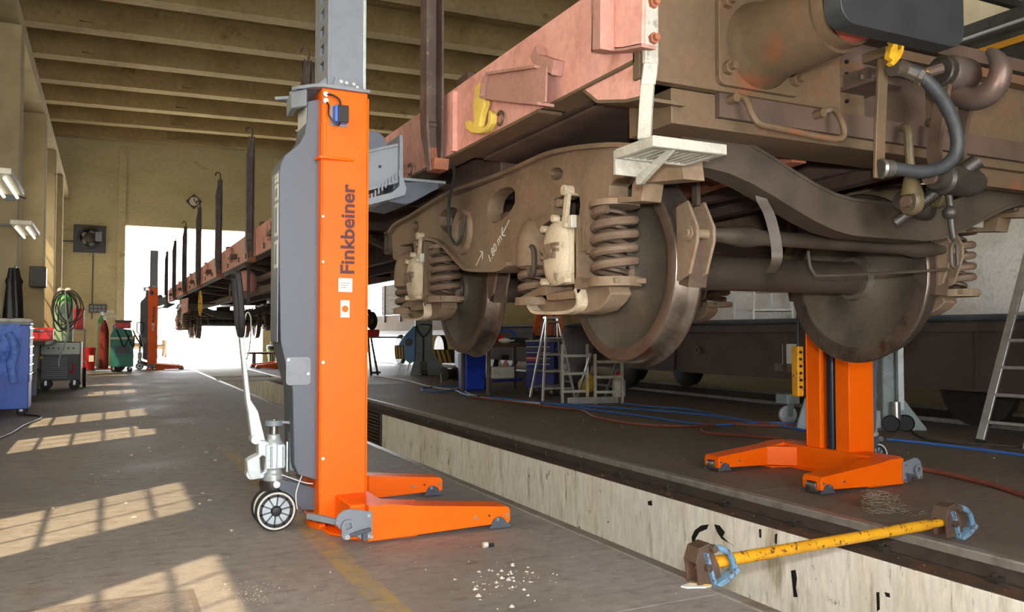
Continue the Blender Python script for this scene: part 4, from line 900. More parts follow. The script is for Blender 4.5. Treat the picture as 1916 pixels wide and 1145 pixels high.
for dx, dz in ((-0.165, 0.135), (-0.165, -0.11), (0.165, -0.11), (0.165, 0.135)):
    MB().cyl((BX+dx, WY0 - 0.035, BZ+dz), (BX+dx, WY0 - 0.06, BZ+dz), 0.026, n=6).cyl((BX+dx, WY0 - 0.06, BZ+dz), (BX+dx, WY0 - 0.085, BZ+dz), 0.014, n=10).build('buffer_bolt', M['oxide'], bf_)
# ------- white corner step
step_ = MB().prism([(1.60,2.20),(1.91,2.20),(1.91,2.43),(1.60,2.43)], 'z', 1.655, 1.692, [[(1.622,2.225),(1.888,2.225),(1.888,2.41),(1.622,2.41)]]).build('corner_step', M['step_white'], wg, bevel=0.004)
for i in range(9): MB().box(1.63 + i*0.03, 2.225, 1.660, 1.642 + i*0.03, 2.41, 1.682).build('tread_slat', M['step_white'], step_)
MB().prism([(2.215, 1.672), (2.43, 1.60), (2.43, 1.572), (2.40, 1.572), (2.21, 1.66)], 'x', 1.69, 1.706).build('rib', M['step_white'], step_)
MB().box(1.60, 2.425, 1.60, 1.75, 2.437, 1.685).build('toe_board', M['step_white'], step_)
yb_ = 2.30
pts = [atY(1217, -60, yb_), atY(1217, 60, yb_), atY(1217, 120, yb_), atY(1215, 140, yb_), atY(1212, 160, yb_), atY(1209, 200, yb_), atY(1206, 262, yb_ - 0.02)]
MB().strap(pts[:3], 0.055, 0.02, (1,0,0)).strap(pts[2:5], 0.050, 0.026, (0.9,-0.45,0)).strap(pts[4:], 0.045, 0.030, (0.7,-0.7,0)).build('step_hanger', M['step_white'], step_, bevel=0.003)
for v in (5, 72):
    p_ = atY(1223, v, yb_ - 0.015); MB().cyl((p_.x, yb_ + 0.02, p_.z), (p_.x, yb_ - 0.025, p_.z), 0.020, n=6).cyl((p_.x, yb_ - 0.025, p_.z), (p_.x, yb_ - 0.04, p_.z), 0.012, n=8).build('step_bolt', M['rust'], step_)
# ------- shunter's handrail on the lower cross member
yh = WY0 - 0.02
pts = [atY(1366, 184, yh+0.02), atY(1385, 181, yh), atY(1398, 190, yh-0.03), atY(1408, 215, yh-0.05), atY(1420, 230, yh-0.06), atY(1440, 236, yh-0.06), atY(1540, 257, yh-0.06), atY(1572, 259, yh-0.06), atY(1580, 248, yh-0.06), atY(1574, 225, yh-0.05), atY(1560, 206, yh-0.01), atY(1536, 210, yh+0.02)]
hr = MB().tube(cat(pts, 5), 0.0125, 10).build('handrail', M['oxide'], wg)
for u, v in ((1372, 185), (1534, 213)): p_ = atY(u, v, yh); MB().cyl((p_.x, yh + 0.04, p_.z), (p_.x, yh - 0.02, p_.z), 0.018, n=6).build('handrail_nut', M['oxide'], hr)
# ------- draw hook with screw coupling
HX = 3.10
M['bow'] = mat('greasy_ochre_steel', '5f5338', '4a412f', 0.5, scale=14, c3='7a6a3c', scale3=22)
_hp = atX(1784, 138, 3.06); HPY, HPZ = _hp.y, _hp.z
hook2 = [(1778,156,0.042),(1795,176,0.045),(1822,185,0.047),(1848,176,0.047),(1866,155,0.045),(1872,130,0.040),(1864,108,0.030),(1850,94,0.015)]
hp_ = cat([atX(u, v, HX) for u, v, r in hook2], 4); rr = []
for i in range(len(hp_)):
    k = i/4; j = min(int(k), len(hook2)-2); f = k - j; rr.append(hook2[j][2]*(1-f) + hook2[j+1][2]*f)
hk = MB().tube(hp_, rr, 14).build('draw_hook', M['hook'], wg)
MB().lathe([(0.02, -0.075), (0.062, -0.07), (0.07, -0.05), (0.07, 0.05), (0.062, 0.07), (0.02, 0.075)], (HX - 0.02, HPY, HPZ), (1,0,0), 24).build('hook_pin_boss', M['hook'], hk)
MB().lathe([(0.055, -0.105), (0.062, -0.10), (0.062, -0.06)], (HX - 0.02, HPY, HPZ), (1,0,0), 20).build('hook_pin', M['grease'], hk)
# shackles: flat links hanging from the pin to the trunnion
for dx in (-0.075, 0.075):
    MB().strap(cat([(HX - 0.02 + dx, HPY, HPZ + 0.02), (HX - 0.02 + dx, HPY, HPZ - 0.05), (HX - 0.02 + dx*1.0, 2.22, 1.80), (HX - 0.02 + dx*1.1, 2.20, 1.70), (HX - 0.02 + dx*1.15, 2.19, 1.65)], 3), 0.055, 0.022, (0,1,-0.15)).build('coupling_link', M['wheel_rust'], hk)
tr_ = MB().lathe([(0.02, -0.135), (0.045, -0.13), (0.05, -0.09), (0.062, -0.08), (0.062, 0.08), (0.05, 0.09), (0.045, 0.13), (0.02, 0.135)], (HX - 0.02, 2.18, 1.66), (1,0,0), 20).build('trunnion', M['grease'], hk)
for dx in (-0.15, 0.13): MB().cyl((HX - 0.02 + dx, 2.18, 1.66), (HX - 0.02 + dx + (-0.02 if dx < 0 else 0.02), 2.18, 1.66), 0.03, n=14).build('trunnion_nut', M['wheel_rust'], hk)
# screw spindle and its lower nut with bow
s0 = Vector((HX + 0.03, 2.12, 1.735)); s1 = Vector((HX - 0.16, 2.36, 1.50))
sd = (s1 - s0).normalized()
MB().cyl(s0, s0 + sd*0.10, 0.032, n=14).cyl(s0 + sd*0.08, s1, 0.022, n=12).build('coupling_screw', M['grease'], hk)
mbt = MB()
for i in range(26): c_ = s0 + sd*(0.09 + i*0.0085); mbt.cyl(c_, c_ + sd*0.004, 0.027, n=12)
mbt.build('screw_thread', M['grease'], hk, stuff=True)
t2 = atY(1712, 385, 2.33)
MB().lathe([(0.02, -0.10), (0.04, -0.095), (0.048, -0.05), (0.048, 0.05), (0.04, 0.095), (0.02, 0.10)], t2, (1,0.1,-0.2), 18).build('lower_trunnion', M['grease'], hk)
for u, v in ((1706, 378), (1755, 365)):
    c_ = atY(u, v, 2.27)
    eye = MB().lathe([(0.015, -0.02), (0.05, -0.02), (0.055, -0.01), (0.055, 0.01), (0.05, 0.02), (0.015, 0.02)], c_, (1,-0.25,0), 20)
    top_ = c_ + Vector((0.01, 0.02, 0.30))
    eye.tube(cat([c_ + Vector((0,0,0.03)), c_ + Vector((0.0,0,0.10)), c_ + Vector((0.002,0.01,0.2)), top_, top_ + Vector((0.02,0.04,0.02))], 4), [0.035]*5 + [0.018]*12 if False else 0.018, 10)
    eye.cyl(c_ + Vector((0,0,0.025)), c_ + Vector((0.002,0.004,0.14)), 0.046, 0.018, 14)
    eye.build('bow_eye', M['bow'], hk)
    MB().cyl(c_ + Vector((-0.04,0,0)), c_, 0.024, n=14).build('eye_nut', M['wheel_rust'], hk)
# weighted lever with loop
l0 = s0.lerp(s1, 0.5)
pts = [l0 + Vector((0,0,0)), atY(1772, 360, 2.2), atY(1778, 385, 2.2), atY(1780, 420, 2.2), atY(1784, 445, 2.2)]
MB().tube(cat(pts, 4), 0.014, 10).ell(atY(1778, 398, 2.2), (0.032, 0.03, 0.03)).build('coupling_lever', M['grease'], hk)
c_ = atY(1786, 478, 2.2)
MB().tube([c_ + Vector((0.020*math.cos(t), 0, 0.050*math.copysign(abs(math.sin(t))**0.5, math.sin(t)))) for t in [2*PI*i/20 for i in range(20)]], 0.0085, 8, True).build('lever_loop', M['grime'], hk)
# ------- brake pipe: cock, hose, holder
yq = 2.12
pts = [(1692,128,yq+.03),(1718,138,yq),(1745,163,yq-.02),(1772,200,yq-.03),(1790,250,yq-.03),(1787,290,yq-.02),(1760,314,yq),(1720,321,yq+.02),(1680,316,yq+.04),(1662,314,yq+.05)]
ho = MB().tube(cat([atY(u, v, y) for u, v, y in pts], 6), 0.0255, 14).build('brake_hose', M['hose'], wg)
pa, pb = atY(1692, 130, yq + .03), atY(1722, 143, yq)
MB().cyl(pa - (pb-pa)*0.5, pb, 0.031, n=8).cyl(pb - (pb-pa)*0.25, pb + (pb-pa)*0.1, 0.036, n=6).build('hose_coupling', M['grime'], ho, bevel=0.003)
pc = atY(1724, 144, yq); MB().cyl(pc, pc + (pb-pa).normalized()*0.012, 0.030, n=14).build('hose_clip', M['brass'], ho)
pa, pb = atY(1646, 315, yq + .06), atY(1668, 315, yq + .05); MB().cyl(pa, pb, 0.033, n=12).lathe([(0.034, 0), (0.04, 0.01), (0.034, 0.02)], pa, pb - pa, 14).build('hose_end', M['steel'], ho)
ck = MB().prism(xzY([(1661,64),(1668,84),(1663,92),(1660,108),(1668,113),(1663,118),(1669,124),(1680,112),(1684,104),(1687,96),(1690,72),(1684,72),(1683,92),(1676,96),(1676,70),(1670,62)], yq), 'y', yq - 0.01, yq + 0.015).build('brake_cock', M['brass'], wg, bevel=0.002)
MB().cyl(atY(1670, 128, yq+.03), atY(1694, 130, yq+.03), 0.03, n=12).build('cock_body', M['grime'], ck)
hb = MB().strap([atY(1652, 112, 2.2), atY(1650, 160, 2.2), atY(1646, 250, 2.2), atY(1644, 334, 2.2)], 0.052, 0.014, (1,0,0)).build('hose_holder', M['oxide'], wg, bevel=0.003)
MB().box(xe[0]+0.03, WY0 - 0.14, 2.02, xe[0] + 0.20, WY0 + 0.05, 2.035).box(xe[0]+0.05, WY0 - 0.1, 2.035, xe[0]+0.12, WY0+0.04, 2.09).build('pipe_bracket', M['under'], wg)
MB().tube([(xe[0]+0.05, WY0-0.06, 2.06), (xe[0]+0.24, WY0-0.2, 2.06), (xe[0]+0.3, WY0-0.24, 2.08)], 0.02).build('brake_pipe', M['under'], wg)
# ------- things on the near side sill
hz = yzX([(905,155),(914,158),(915,196),(909,215),(905,236),(913,240),(921,231),(923,206),(929,213),(927,232),(919,246),(905,251),(890,250),(880,243),(878,229),(886,226),(890,235),(895,228),(893,197),(896,180),(897,165)], WX0 - 0.02)
MB().prism(hz, 'x', WX0 - 0.045, WX0 - 0.012).build('rope_hook', M['yellow_worn'], wg, bevel=0.005)
MB().box(WX0 - 0.02, atX(908,190,WX0).y - 0.03, atX(908,200,WX0).z, WX0, atX(908,190,WX0).y + 0.03, atX(908,165,WX0).z).build('hook_pad', M['yellow_worn'], wg)
# folded bracket in the first bay
pr_ = yzX([(918,160),(925,140),(1030,125),(1028,192),(1012,196),(918,183)], WX0 - 0.04)
fb = MB().prism(pr_, 'x', WX0 - 0.06, WX0 - 0.05).build('folded_bracket', M['pink_d'], wg, bevel=0.002)
a = [atX(u, v, WX0 - 0.03) for u, v in [(915,185),(919,158),(927,140),(1020,127)]]
MB().strap([(WX0 - 0.04, p_.y, p_.z) for p_ in a], 0.08, 0.012, (1,0,0)).build('bracket_rim', M['pink_d'], fb)
a = [atX(u, v, WX0 - 0.03) for u, v in [(916,184),(965,190),(1025,196)]]
MB().strap([(WX0 - 0.04, p_.y, p_.z) for p_ in a], 0.08, 0.012, (1,0,0)).build('bracket_floor', M['pink_d'], fb)
gs = yzX([(1000,106),(1010,85),(1013,103),(1045,113),(1040,142),(1020,127),(1003,116)], WX0 - 0.03)
MB().prism(gs, 'x', WX0 - 0.05, WX0).build('lashing_cleat', M['pink_d'], wg, bevel=0.003)
def eye_ring(y, z, r=0.030):
    MB().tube([(WX0 - 0.018, y + r*math.cos(t), z + r*math.sin(t)) for t in [0.7 + 4.9*i/16 for i in range(17)]], 0.0075, 8).build('lashing_eye', M['wheel_rust'], wg)
p_ = atX(942, 222, WX0); eye_ring(p_.y, p_.z); p_ = atX(772, 318, WX0); eye_ring(p_.y, p_.z, 0.034)
p_ = atX(844, 200, WX0 - 0.002); text_mesh('lettering', 'd', 0.06, M['white'], wg, frame((WX0 - 0.002, p_.y, p_.z), (0,-1,0), (0,0,1)), 0.0005, 0.0)
# stakes with pocket
sy = [4.19 + 3.2*k for k in range(8)]
def stake(y, tall=True):
    x = WX0 - 0.035
    prof = [(-0.05, -0.09), (-0.05, -0.078), (0.038, -0.078), (0.038, -0.002), (-0.05, -0.002), (-0.05, 0.010), (0.05, 0.010), (0.05, -0.09)]
    # profile columns (y, x) swept upwards with a taper at the foot and the tip
    lv = [(1.925, 0.45), (2.13, 0.95), (2.22, 1.0), (3.24, 1.0), (3.40, 0.55), (3.50, 0.5)]
    vs_ = []; fs = []; n = len(prof)
    for z, k in lv:
        for py, px_ in prof: vs_.append((x + 0.01 + (px_ - 0.01)*(0.4 + 0.6*k), y + py*k, z))
    for j in range(len(lv)-1):
        for i in range(n): fs.append((j*n+i, j*n+(i+1) % n, (j+1)*n+(i+1) % n, (j+1)*n+i))
    fs += [(0,1,2,7), (2,3,6,7), (3,4,5,6)]; e = (len(lv)-1)*n; fs += [(e,e+1,e+2,e+7), (e+2,e+3,e+6,e+7), (e+3,e+4,e+5,e+6)]
    so = MB().add(vs_, fs).build('stake', M['stake'], wg)
    hk_ = [(x - 0.02, y, 3.48), (x - 0.02, y, 3.56), (x - 0.035, y, 3.60), (x - 0.065, y, 3.61), (x - 0.09, y, 3.59), (x - 0.092, y, 3.555)]
    MB().tube(cat(hk_, 4), 0.012, 8).build('tip_hook', M['wheel_rust'], so)
    MB().prism([(y - 0.075, 1.985), (y + 0.06, 1.985), (y + 0.05, 1.925), (y - 0.06, 1.925)], 'x', x - 0.05, WX0).build('foot_socket', M['rust'], so, bevel=0.004)
    MB().prism([(y + 0.055, 2.2), (y + 0.075, 2.2), (y + 0.07, 2.08), (y + 0.03, 1.98), (y + 0.015, 1.98)], 'x', x - 0.04, x + 0.01).build('hinge_cheek', M['rust'], so)
    MB().cyl((x - 0.05, y + 0.05, 2.19), (x + 0.01, y + 0.05, 2.19), 0.022, n=12).build('hinge_pin', M['stake'], so)
    return so
for y in sy: stake(y)
for y in sy[1:6]:
    xr = 2*CXW
# panels, eyes and small brackets in every further bay
for k, y in enumerate(sy[:-1]):
    for f in (0.22, 0.42, 0.78):
        eye_ring(y + 3.2*f, ZS0 + 0.06)
    yb1 = y + 3.2*0.5
    MB().prism([(yb1, 2.17), (yb1 + 0.32, 2.13), (yb1 + 0.32, 2.115), (yb1 + 0.02, 2.10)], 'x', WX0 - 0.09, WX0).build('lashing_cleat', M['oxide'], wg, bevel=0.002)
    for dy in (-0.16, 0.16):
        MB().prism([(y + dy - 0.02, ZS0), (y + dy + 0.02, ZS0), (y + dy + 0.02, ZS1 - 0.01), (y + dy - 0.02, ZS1 - 0.01)], 'x', WX0 - 0.025, WX0).build('stake_pocket_rib', M['pink'], wg)
    yr = y + 3.2*0.66
    if k: MB().tube([(WX0 - 0.03, yr + 0.09*math.cos(t), 2.20 + 0.10*math.sin(t)) for t in [2*PI*i/14 for i in range(14)]], 0.018, 6, True).build('rope_ring', M['pink'], wg)
# top-edge blocks (stake hinges seen above the deck)
for k, y in enumerate(sy): MB().box(WX0 + 0.02, y - 0.28, ZS1 + 0.014, WX0 + 0.10, y - 0.12, ZS1 + 0.07).build('deck_stop', M['under'], wg, bevel=0.004)
# underfloor gear further along: hand wheel, tank, shaft, plates
yh_ = atX(379, 567, WX0 + 0.02).y
hw = MB().tube([(WX0 - 0.02, yh_ + 0.23*math.cos(t), atX(379,567,WX0).z + 0.23*math.sin(t)) for t in [2*PI*i/28 for i in range(28)]], 0.018, 8, True).build('hand_wheel', M['brass'], wg)
zc_ = atX(379,567,WX0).z
for i in range(3):
    t = 2*PI*i/3 + 0.4; MB().cyl((WX0 - 0.02, yh_, zc_), (WX0 - 0.02, yh_ + 0.23*math.cos(t), zc_ + 0.23*math.sin(t)), 0.012, n=8).build('wheel_spoke', M['brass'], hw)
MB().cyl((WX0 - 0.04, yh_, zc_), (WX0 + 0.25, yh_, zc_), 0.02).build('wheel_shaft', M['grime'], hw)
MB().lathe([(0.05, -0.02), (0.17, 0.0), (0.19, 0.06), (0.19, 1.0), (0.17, 1.06), (0.05, 1.08)], (2.4, 9.6, 1.72), (0,1,0), 24).build('air_tank', M['bogie'], wg)
MB().cyl((2.0, 8.0, 1.86), (2.0, 12.5, 1.84), 0.045, n=12).build('brake_shaft', M['bogie'], wg)
MB().box(WX0 + 0.25, 7.0, 1.60, WX0 + 0.31, 20.5, 1.69).build('truss_rod', M['under'], wg)
MB().lathe([(0.05, 0), (0.13, 0.03), (0.14, 0.1), (0.14, 0.24), (0.1, 0.3), (0.04, 0.33)], (1.8, 12.3, 1.62), (0,0,1), 18).build('brake_valve', M['pink'], wg)
for y in (12.0, 13.2): MB().bar((1.78, y, 1.45), (1.78, y + 0.02, 2.0), 0.05, 0.04, (1,0,0)).build('valve_hanger', M['under'], wg)
MB().tube(cat([(1.7, 12.9, 1.75), (1.7, 12.9, 1.55), (1.7, 13.3, 1.62), (1.7, 13.3, 1.80)],4), 0.012).build('release_pull', M['bogie'], wg)
pp = yzX([(341,560),(353,557),(352,583),(342,588)], WX0 - 0.01)
MB().prism(pp, 'x', WX0 - 0.03, WX0 - 0.01).build('notice_panel', M['pink'], wg)
c_ = (sum(p_[0] for p_ in pp)/4, sum(p_[1] for p_ in pp)/4)
MB().box(WX0 - 0.034, c_[0] - 0.15, c_[1] - 0.02, WX0 - 0.03, c_[0] + 0.15, c_[1] + 0.06).build('notice_print', M['white'], wg)
# ------------------------------------------------------------------ left side of the hall
M['blue_steel'] = mat('blue_cabinet_paint', '2459c4', '1f4fb2', 0.4, scale=6)
M['denim'] = mat('blue_work_cloth', '6f93e8', '3f62bd', 0.85, scale=7, bump=0.4, bscale=30)
M['cloth_w'] = mat('white_cloth', 'e6e4de', 'd4d2cc', 0.9, scale=9, bump=0.4, bscale=20)
M['green_gas'] = mat('pale_green_cylinder', '9fb89e', '8ba88b', 0.45, scale=6)
M['green_top'] = mat('green_shoulder', '3f9a4a', rough=0.45)
M['red_gas'] = mat('maroon_cylinder', '8a2f28', '772620', 0.45, scale=6)
M['teal'] = mat('teal_welder_paint', '2b7f72', '246e63', 0.45, scale=5)
M['red'] = mat('red_plastic', 'cf2020', 'bb1a1a', 0.4, scale=6)
M['panel_l'] = mat('pale_control_panel', 'b9c4bb', rough=0.5)
M['wood_d'] = mat('dark_bench_wood', '5b4a3a', '4a3b2e', 0.7, scale=5, stretch=(1,0.2,1))
M['lamp_on'] = emit('fluorescent_tube_lit', 'fff6e0', 0.8)
def caster(mb_parent, x, y, z, r=0.05, name='caster'):
    o = MB().lathe([(0.01, -0.018), (r*0.8, -0.018), (r, -0.012), (r, 0.012), (r*0.8, 0.018), (0.01, 0.018)], (x, y, z + r), (0,1,0), 18).build(name, M['rubber'], mb_parent)
    MB().box(x - 0.02, y - 0.03, z + r, x + 0.02, y - 0.022, z + 2*r + 0.02).box(x - 0.02, y + 0.022, z + r, x + 0.02, y + 0.03, z + 2*r + 0.02).box(x - 0.03, y - 0.03, z + 2*r + 0.012, x + 0.03, y + 0.03, z + 2*r + 0.022).build('fork', M['steel'], o)
    return o
# --- blue tool trolley with jacket
g = atZ(52, 778); s_ = mpp(g)
TX, TY = g.x, g.y
def zpx(v, p): return EYE - (v - 624)*mpp(p)
t = thing('tool_trolley', 'blue tool trolley at the left edge with a work jacket hung on it', 'tool trolley', (TX - 0.35, TY, 0))
W = 0.35; zt = zpx(608, g); zb_ = zpx(765, g)
MB().box(-W, 0, zb_, W, 0.5, zt).build('body', M['blue_steel'], t, bevel=0.01)
MB().box(-W - 0.01, -0.01, zt, W + 0.01, 0.51, zt + 0.03).build('top', M['mid_grey'], t, bevel=0.005)
for i in range(6):
    z1 = zt - 0.05 - i*0.115; MB().box(W - 0.001, 0.04, z1 - 0.10, W + 0.008, 0.46, z1).build('drawer', M['white_paint'] if i < 2 else M['blue_steel'], t, bevel=0.003)
for i in range(6):
    z1 = zt - 0.03 - i*0.115; MB().box(W + 0.005, 0.03, z1 - 0.022, W + 0.02, 0.47, z1 - 0.006).build('drawer_handle', M['zinc'], t)
MB().box(W - 0.09, -0.006, zt - 0.66, W - 0.005, 0.0, zt - 0.02).build('corner_rail', M['blue_steel'], t)
for x, y in ((-W + 0.08, 0.08), (W - 0.08, 0.08), (-W + 0.08, 0.42), (W - 0.08, 0.42)): caster(t, x, y, 0.0, 0.055)
# jacket: cloth sheet with folds over the near side
jk = MB(); nx, nz = 14, 18; vs_ = []; fs = []
for j in range(nz + 1):
    for i in range(nx + 1):
        fx = i/nx; fz = j/nz; x = -W - 0.02 + (2*W - 0.08)*fx + 0.02*math.sin(7*fz); z = zt + 0.01 - (0.70 + 0.05*math.sin(5*fx + 1))*fz
        vs_.append((x, -0.035 - 0.04*math.sin(9*fx + 3*fz) - 0.045*math.sin(6*fx - 7*fz) - 0.05*fz*(0.5 + 0.5*math.sin(11*fx)), z))
n0 = len(vs_)
vs_ += [(x, y - 0.012, z) for x, y, z in vs_]
for off in (0, n0):
    for j in range(nz):
        for i in range(nx): a = off + j*(nx+1) + i; fs.append((a, a+1, a+nx+2, a+nx+1))
o_ = MB().add(vs_, fs).build('work_jacket', M['denim']); o_.location = t.location
tag(o_, 'blue denim work jacket draped over the front of the blue trolley', 'jacket')
sl = MB().tube(cat([(W-0.22,-0.10,zt-0.10),(W-0.14,-0.13,zt-0.3),(W-0.18,-0.12,zt-0.5),(W-0.15,-0.11,zt-0.72)],5), [0.05]*6+[0.055]*5+[0.045]*5, 10).build('sleeve', M['denim'], o_)
cw = MB()
for k in range(7): cw.ell((random.uniform(-0.3, 0.25), random.uniform(0.08, 0.3), zt + 0.055), (random.uniform(0.10, 0.16), random.uniform(0.08, 0.12), random.uniform(0.03, 0.05)))
cw = cw.build('rag', M['cloth_w']); cw.location = t.location; tag(cw, 'crumpled white cloth lying on top of the blue tool trolley', 'cloth'); cw['kind'] = 'stuff'
# cable on the floor
cb = [atZ(-20, 826, 0.012), atZ(20, 810, 0.012), atZ(45, 795, 0.012), atZ(75, 783, 0.012), atZ(70, 778, 0.012), atZ(45, 776, 0.012)]
tag(MB().tube(cat(cb, 6), 0.011).build('power_cable', M['black']), 'black power cable on the floor beside the blue trolley', 'cable')
# --- welding machine with gas cylinder
g = atZ(112, 730); s_ = mpp(g); 
t = thing('welding_machine', 'black louvred welding machine on wheels with a pale control panel', 'welding machine', (g.x, g.y, 0))
w = 0.5*66*s_; zt = zpx(640, g); zb_ = zpx(712, g); zp = zpx(663, g)
MB().box(-w, 0, zb_, w, 0.75, zt).build('body', M['black'], t, bevel=0.01)
MB().box(-w + 0.01, -0.012, zp, w - 0.01, 0.0, zt - 0.01).build('control_panel', M['panel_l'], t, bevel=0.004)
for i in range(6): MB().cyl((-w*0.6 + i*w*0.25, -0.012, (zp + zt)/2), (-w*0.6 + i*w*0.25, -0.03, (zp + zt)/2), 0.016, n=12).build('knob', M['black'], t)
for i in range(11): z = zb_ + 0.05 + i*0.036; MB().box(-w + 0.02, -0.010, z, w*0.35, 0.0, z + 0.012).build('louvre', M['mid_grey'], t)
MB().box(-w*0.75, -0.016, zp - 0.03, w*0.55, 0.0, zp - 0.006).build('handle_bar', M['dark_grey'], t)
MB().box(-w - 0.006, -0.012, zp - 0.08, -w + 0.05, 0.0, zp - 0.03).build('badge', M['brass'], t)
MB().tube(cat([(w*0.45,-0.02,zb_+0.18),(w*0.6,-0.05,zb_+0.14),(w*0.7,-0.05,zb_+0.25),(w*0.6,-0.03,zb_+0.3)],5), 0.016).build('torch_plug', M['red'], t)
MB().box(w, -0.005, zb_, w + 0.02, 0.7, zt).build('side_rail', M['panel_l'], t)
for x in (-w*0.72, w*0.72):
    caster(t, x, 0.05, 0, 0.09, 'wheel'); caster(t, x, 0.6, 0, 0.09, 'wheel')
MB().lathe([(0.02, -0.03), (0.19, -0.03), (0.2, 0), (0.19, 0.03), (0.02, 0.03)], (w + 0.06, 0.62, 0.2), (1,0,0), 24).build('rear_wheel', M['rubber'], t)
gc = thing('gas_cylinder', 'pale green gas cylinder standing on the welding machine, wrapped in hoses', 'gas cylinder', (g.x + 0.03, g.y + 0.3, zt))
hc = zpx(545, g) - zt; rc = 0.5*33*s_
MB().lathe([(rc*0.9, 0), (rc, 0.02), (rc, hc*0.72), (rc*0.93, hc*0.80)], (0,0,0), (0,0,1), 24).build('tank', M['green_gas'], gc)
MB().lathe([(rc*0.94, hc*0.79), (rc*0.8, hc*0.87), (rc*0.45, hc*0.94), (rc*0.25, hc*0.97), (rc*0.25, hc)], (0,0,0), (0,0,1), 24).build('shoulder', M['green_top'], gc)
for dx in (-0.06, 0.06): MB().lathe([(0.01, 0), (0.055, 0.0), (0.055, 0.03), (0.01, 0.035)], (dx, -0.02, hc + 0.03), (0,-1,0), 18).build('gauge', M['white'], gc)
MB().cyl((0,0,hc-0.02),(0,0,hc+0.05),0.03).cyl((-0.06,0,hc+0.03),(0.06,0,hc+0.03),0.02).build('valve', M['brass'], gc)
for k in range(6):
    a = random.uniform(0.13, 0.22); h0 = random.uniform(-0.02, 0.04); lo = random.uniform(0.5, 0.82); ox = random.uniform(-0.08, 0.12); oy = -rc - 0.03 - 0.02*k
    pts = [(ox + a*math.cos(tt)*(1 + 0.15*math.sin(2*tt + k)), oy, hc + h0 - lo/2 + lo/2*math.sin(tt)) for tt in [2*PI*i/24 for i in range(24)]]
    MB().tube(pts, 0.010 if k % 2 else 0.013, 8, True).build('hose_coil', M['hose'] if k % 3 else M['grime'], gc)
MB().tube(cat([(0.03,-rc-0.16,hc),(0.05,-rc-0.18,hc*0.6),(0.09,-rc-0.2,hc*0.25),(0.03,-rc-0.2,-0.05),(-0.05,-0.33,-0.3),(-0.05,-0.325,-0.45)],6), 0.014).build('torch_lead', M['silver'], gc)
# red storage boxes behind
for (u0, v0, u1, v1, lb) in ((108, 575, 150, 615, 'red plastic box stacked behind the pale green cylinder'), (60, 605, 105, 622, 'flat red case on the bench left of the welding machine')):
    pz = atZ(0.5*(u0+u1), 712); k = mpp(pz)
    q = MB().box(-0.5*(u1-u0)*k, 0, 0, 0.5*(u1-u0)*k, 0.3, (v1-v0)*k); o_ = q.build('storage_box', M['red'], bevel=0.015); o_.location = (pz.x, pz.y + 0.9, EYE - (v1-624)*k) if u0 > 100 else (-1.06, 15.5, 0.93)
    tag(o_, lb, 'box')
    MB().box(-0.5*(u1-u0)*k - 0.01, -0.012, (v1-v0)*k*0.78, 0.5*(u1-u0)*k + 0.01, 0.312, (v1-v0)*k*0.92).build('rim', M['red'], o_)
pz = atZ(129, 712); k = mpp(pz); zr = EYE - (615-624)*k
rk = thing('steel_rack', 'narrow steel rack holding a red box behind the welding machine', 'rack', (pz.x, pz.y + 0.9, 0))
for z in (0.35, zr - 0.03): MB().box(-0.3, -0.02, z, 0.3, 0.34, z + 0.03).build('shelf', M['mid_grey'], rk)
for x in (-0.29, 0.26):
    for y in (-0.01, 0.31): MB().box(x, y, 0, x + 0.03, y + 0.03, zr - 0.03).build('upright', M['mid_grey'], rk)
# bench along the wall with vice
bt = thing('work_bench', 'dark bench with a metal vice behind the blue tool trolley by the left wall', 'bench', (-1.75, 13.4, 0))
MB().box(0.02, 0.9, 0.86, 0.92, 4.6, 0.93).build('bench_top', M['wood_d'], bt, bevel=0.01)
for y in (0.95, 2.6, 4.4): MB().box(0.62, y, 0, 0.70, y + 0.08, 0.86).build('leg', M['mid_grey'], bt); MB().box(0.05, y, 0, 0.13, y + 0.08, 0.86).build('leg', M['mid_grey'], bt)
MB().box(0.05, 0.95, 0.35, 0.70, 4.5, 0.38).build('shelf', M['wood_d'], bt)
vc = tag(MB().lathe([(0.05, 0), (0.07, 0.02), (0.05, 0.08), (0.05, 0.14)], (-1.2, 14.6, 0.93), (0,0,1), 14).box(-1.28, 14.5, 1.05, -1.12, 14.7, 1.16).build('bench_vice', M['steel'], bevel=0.008), 'steel bench vice on the dark bench beside the blue trolley', 'vice')
MB().box(-1.08, 14.52, 1.04, -1.03, 14.68, 1.16).build('jaw', M['steel'], vc); MB().cyl((-1.2,14.6,1.08),(-0.88,14.6,1.08),0.02).cyl((-0.9,14.5,1.08),(-0.9,14.7,1.08),0.01).build('screw_handle', M['steel'], vc)
# red bucket
g = atZ(163, 697); k = mpp(g); r = 13.5*k; h = 46*k
b_ = thing('red_bucket', 'red plastic bucket on a small dolly between welder and gas cart', 'bucket', (g.x, g.y, 0))
MB().lathe([(r*0.85, 0.08), (r*0.88, 0.10), (r, h), (r*1.05, h), (r*1.05, h - 0.05), (r, h - 0.05)], (0,0,0), (0,0,1), 24).build('tub', M['red'], b_)
MB().lathe([(r*0.9, h), (r*0.98, h + 0.012), (0.02, h + 0.02)], (0,0,0), (0,0,1), 24).build('lid', M['red'], b_)
MB().box(r*0.2, -r*1.0, h*0.45, r*0.8, -r*0.9, h*0.7).build('label', M['white'], b_)
MB().box(-r, -r, 0.05, r, r, 0.08).build('dolly', M['wheel_rust'], b_)
for x in (-r*0.8, r*0.8): caster(b_, x, -r*0.7, -0.02, 0.025)
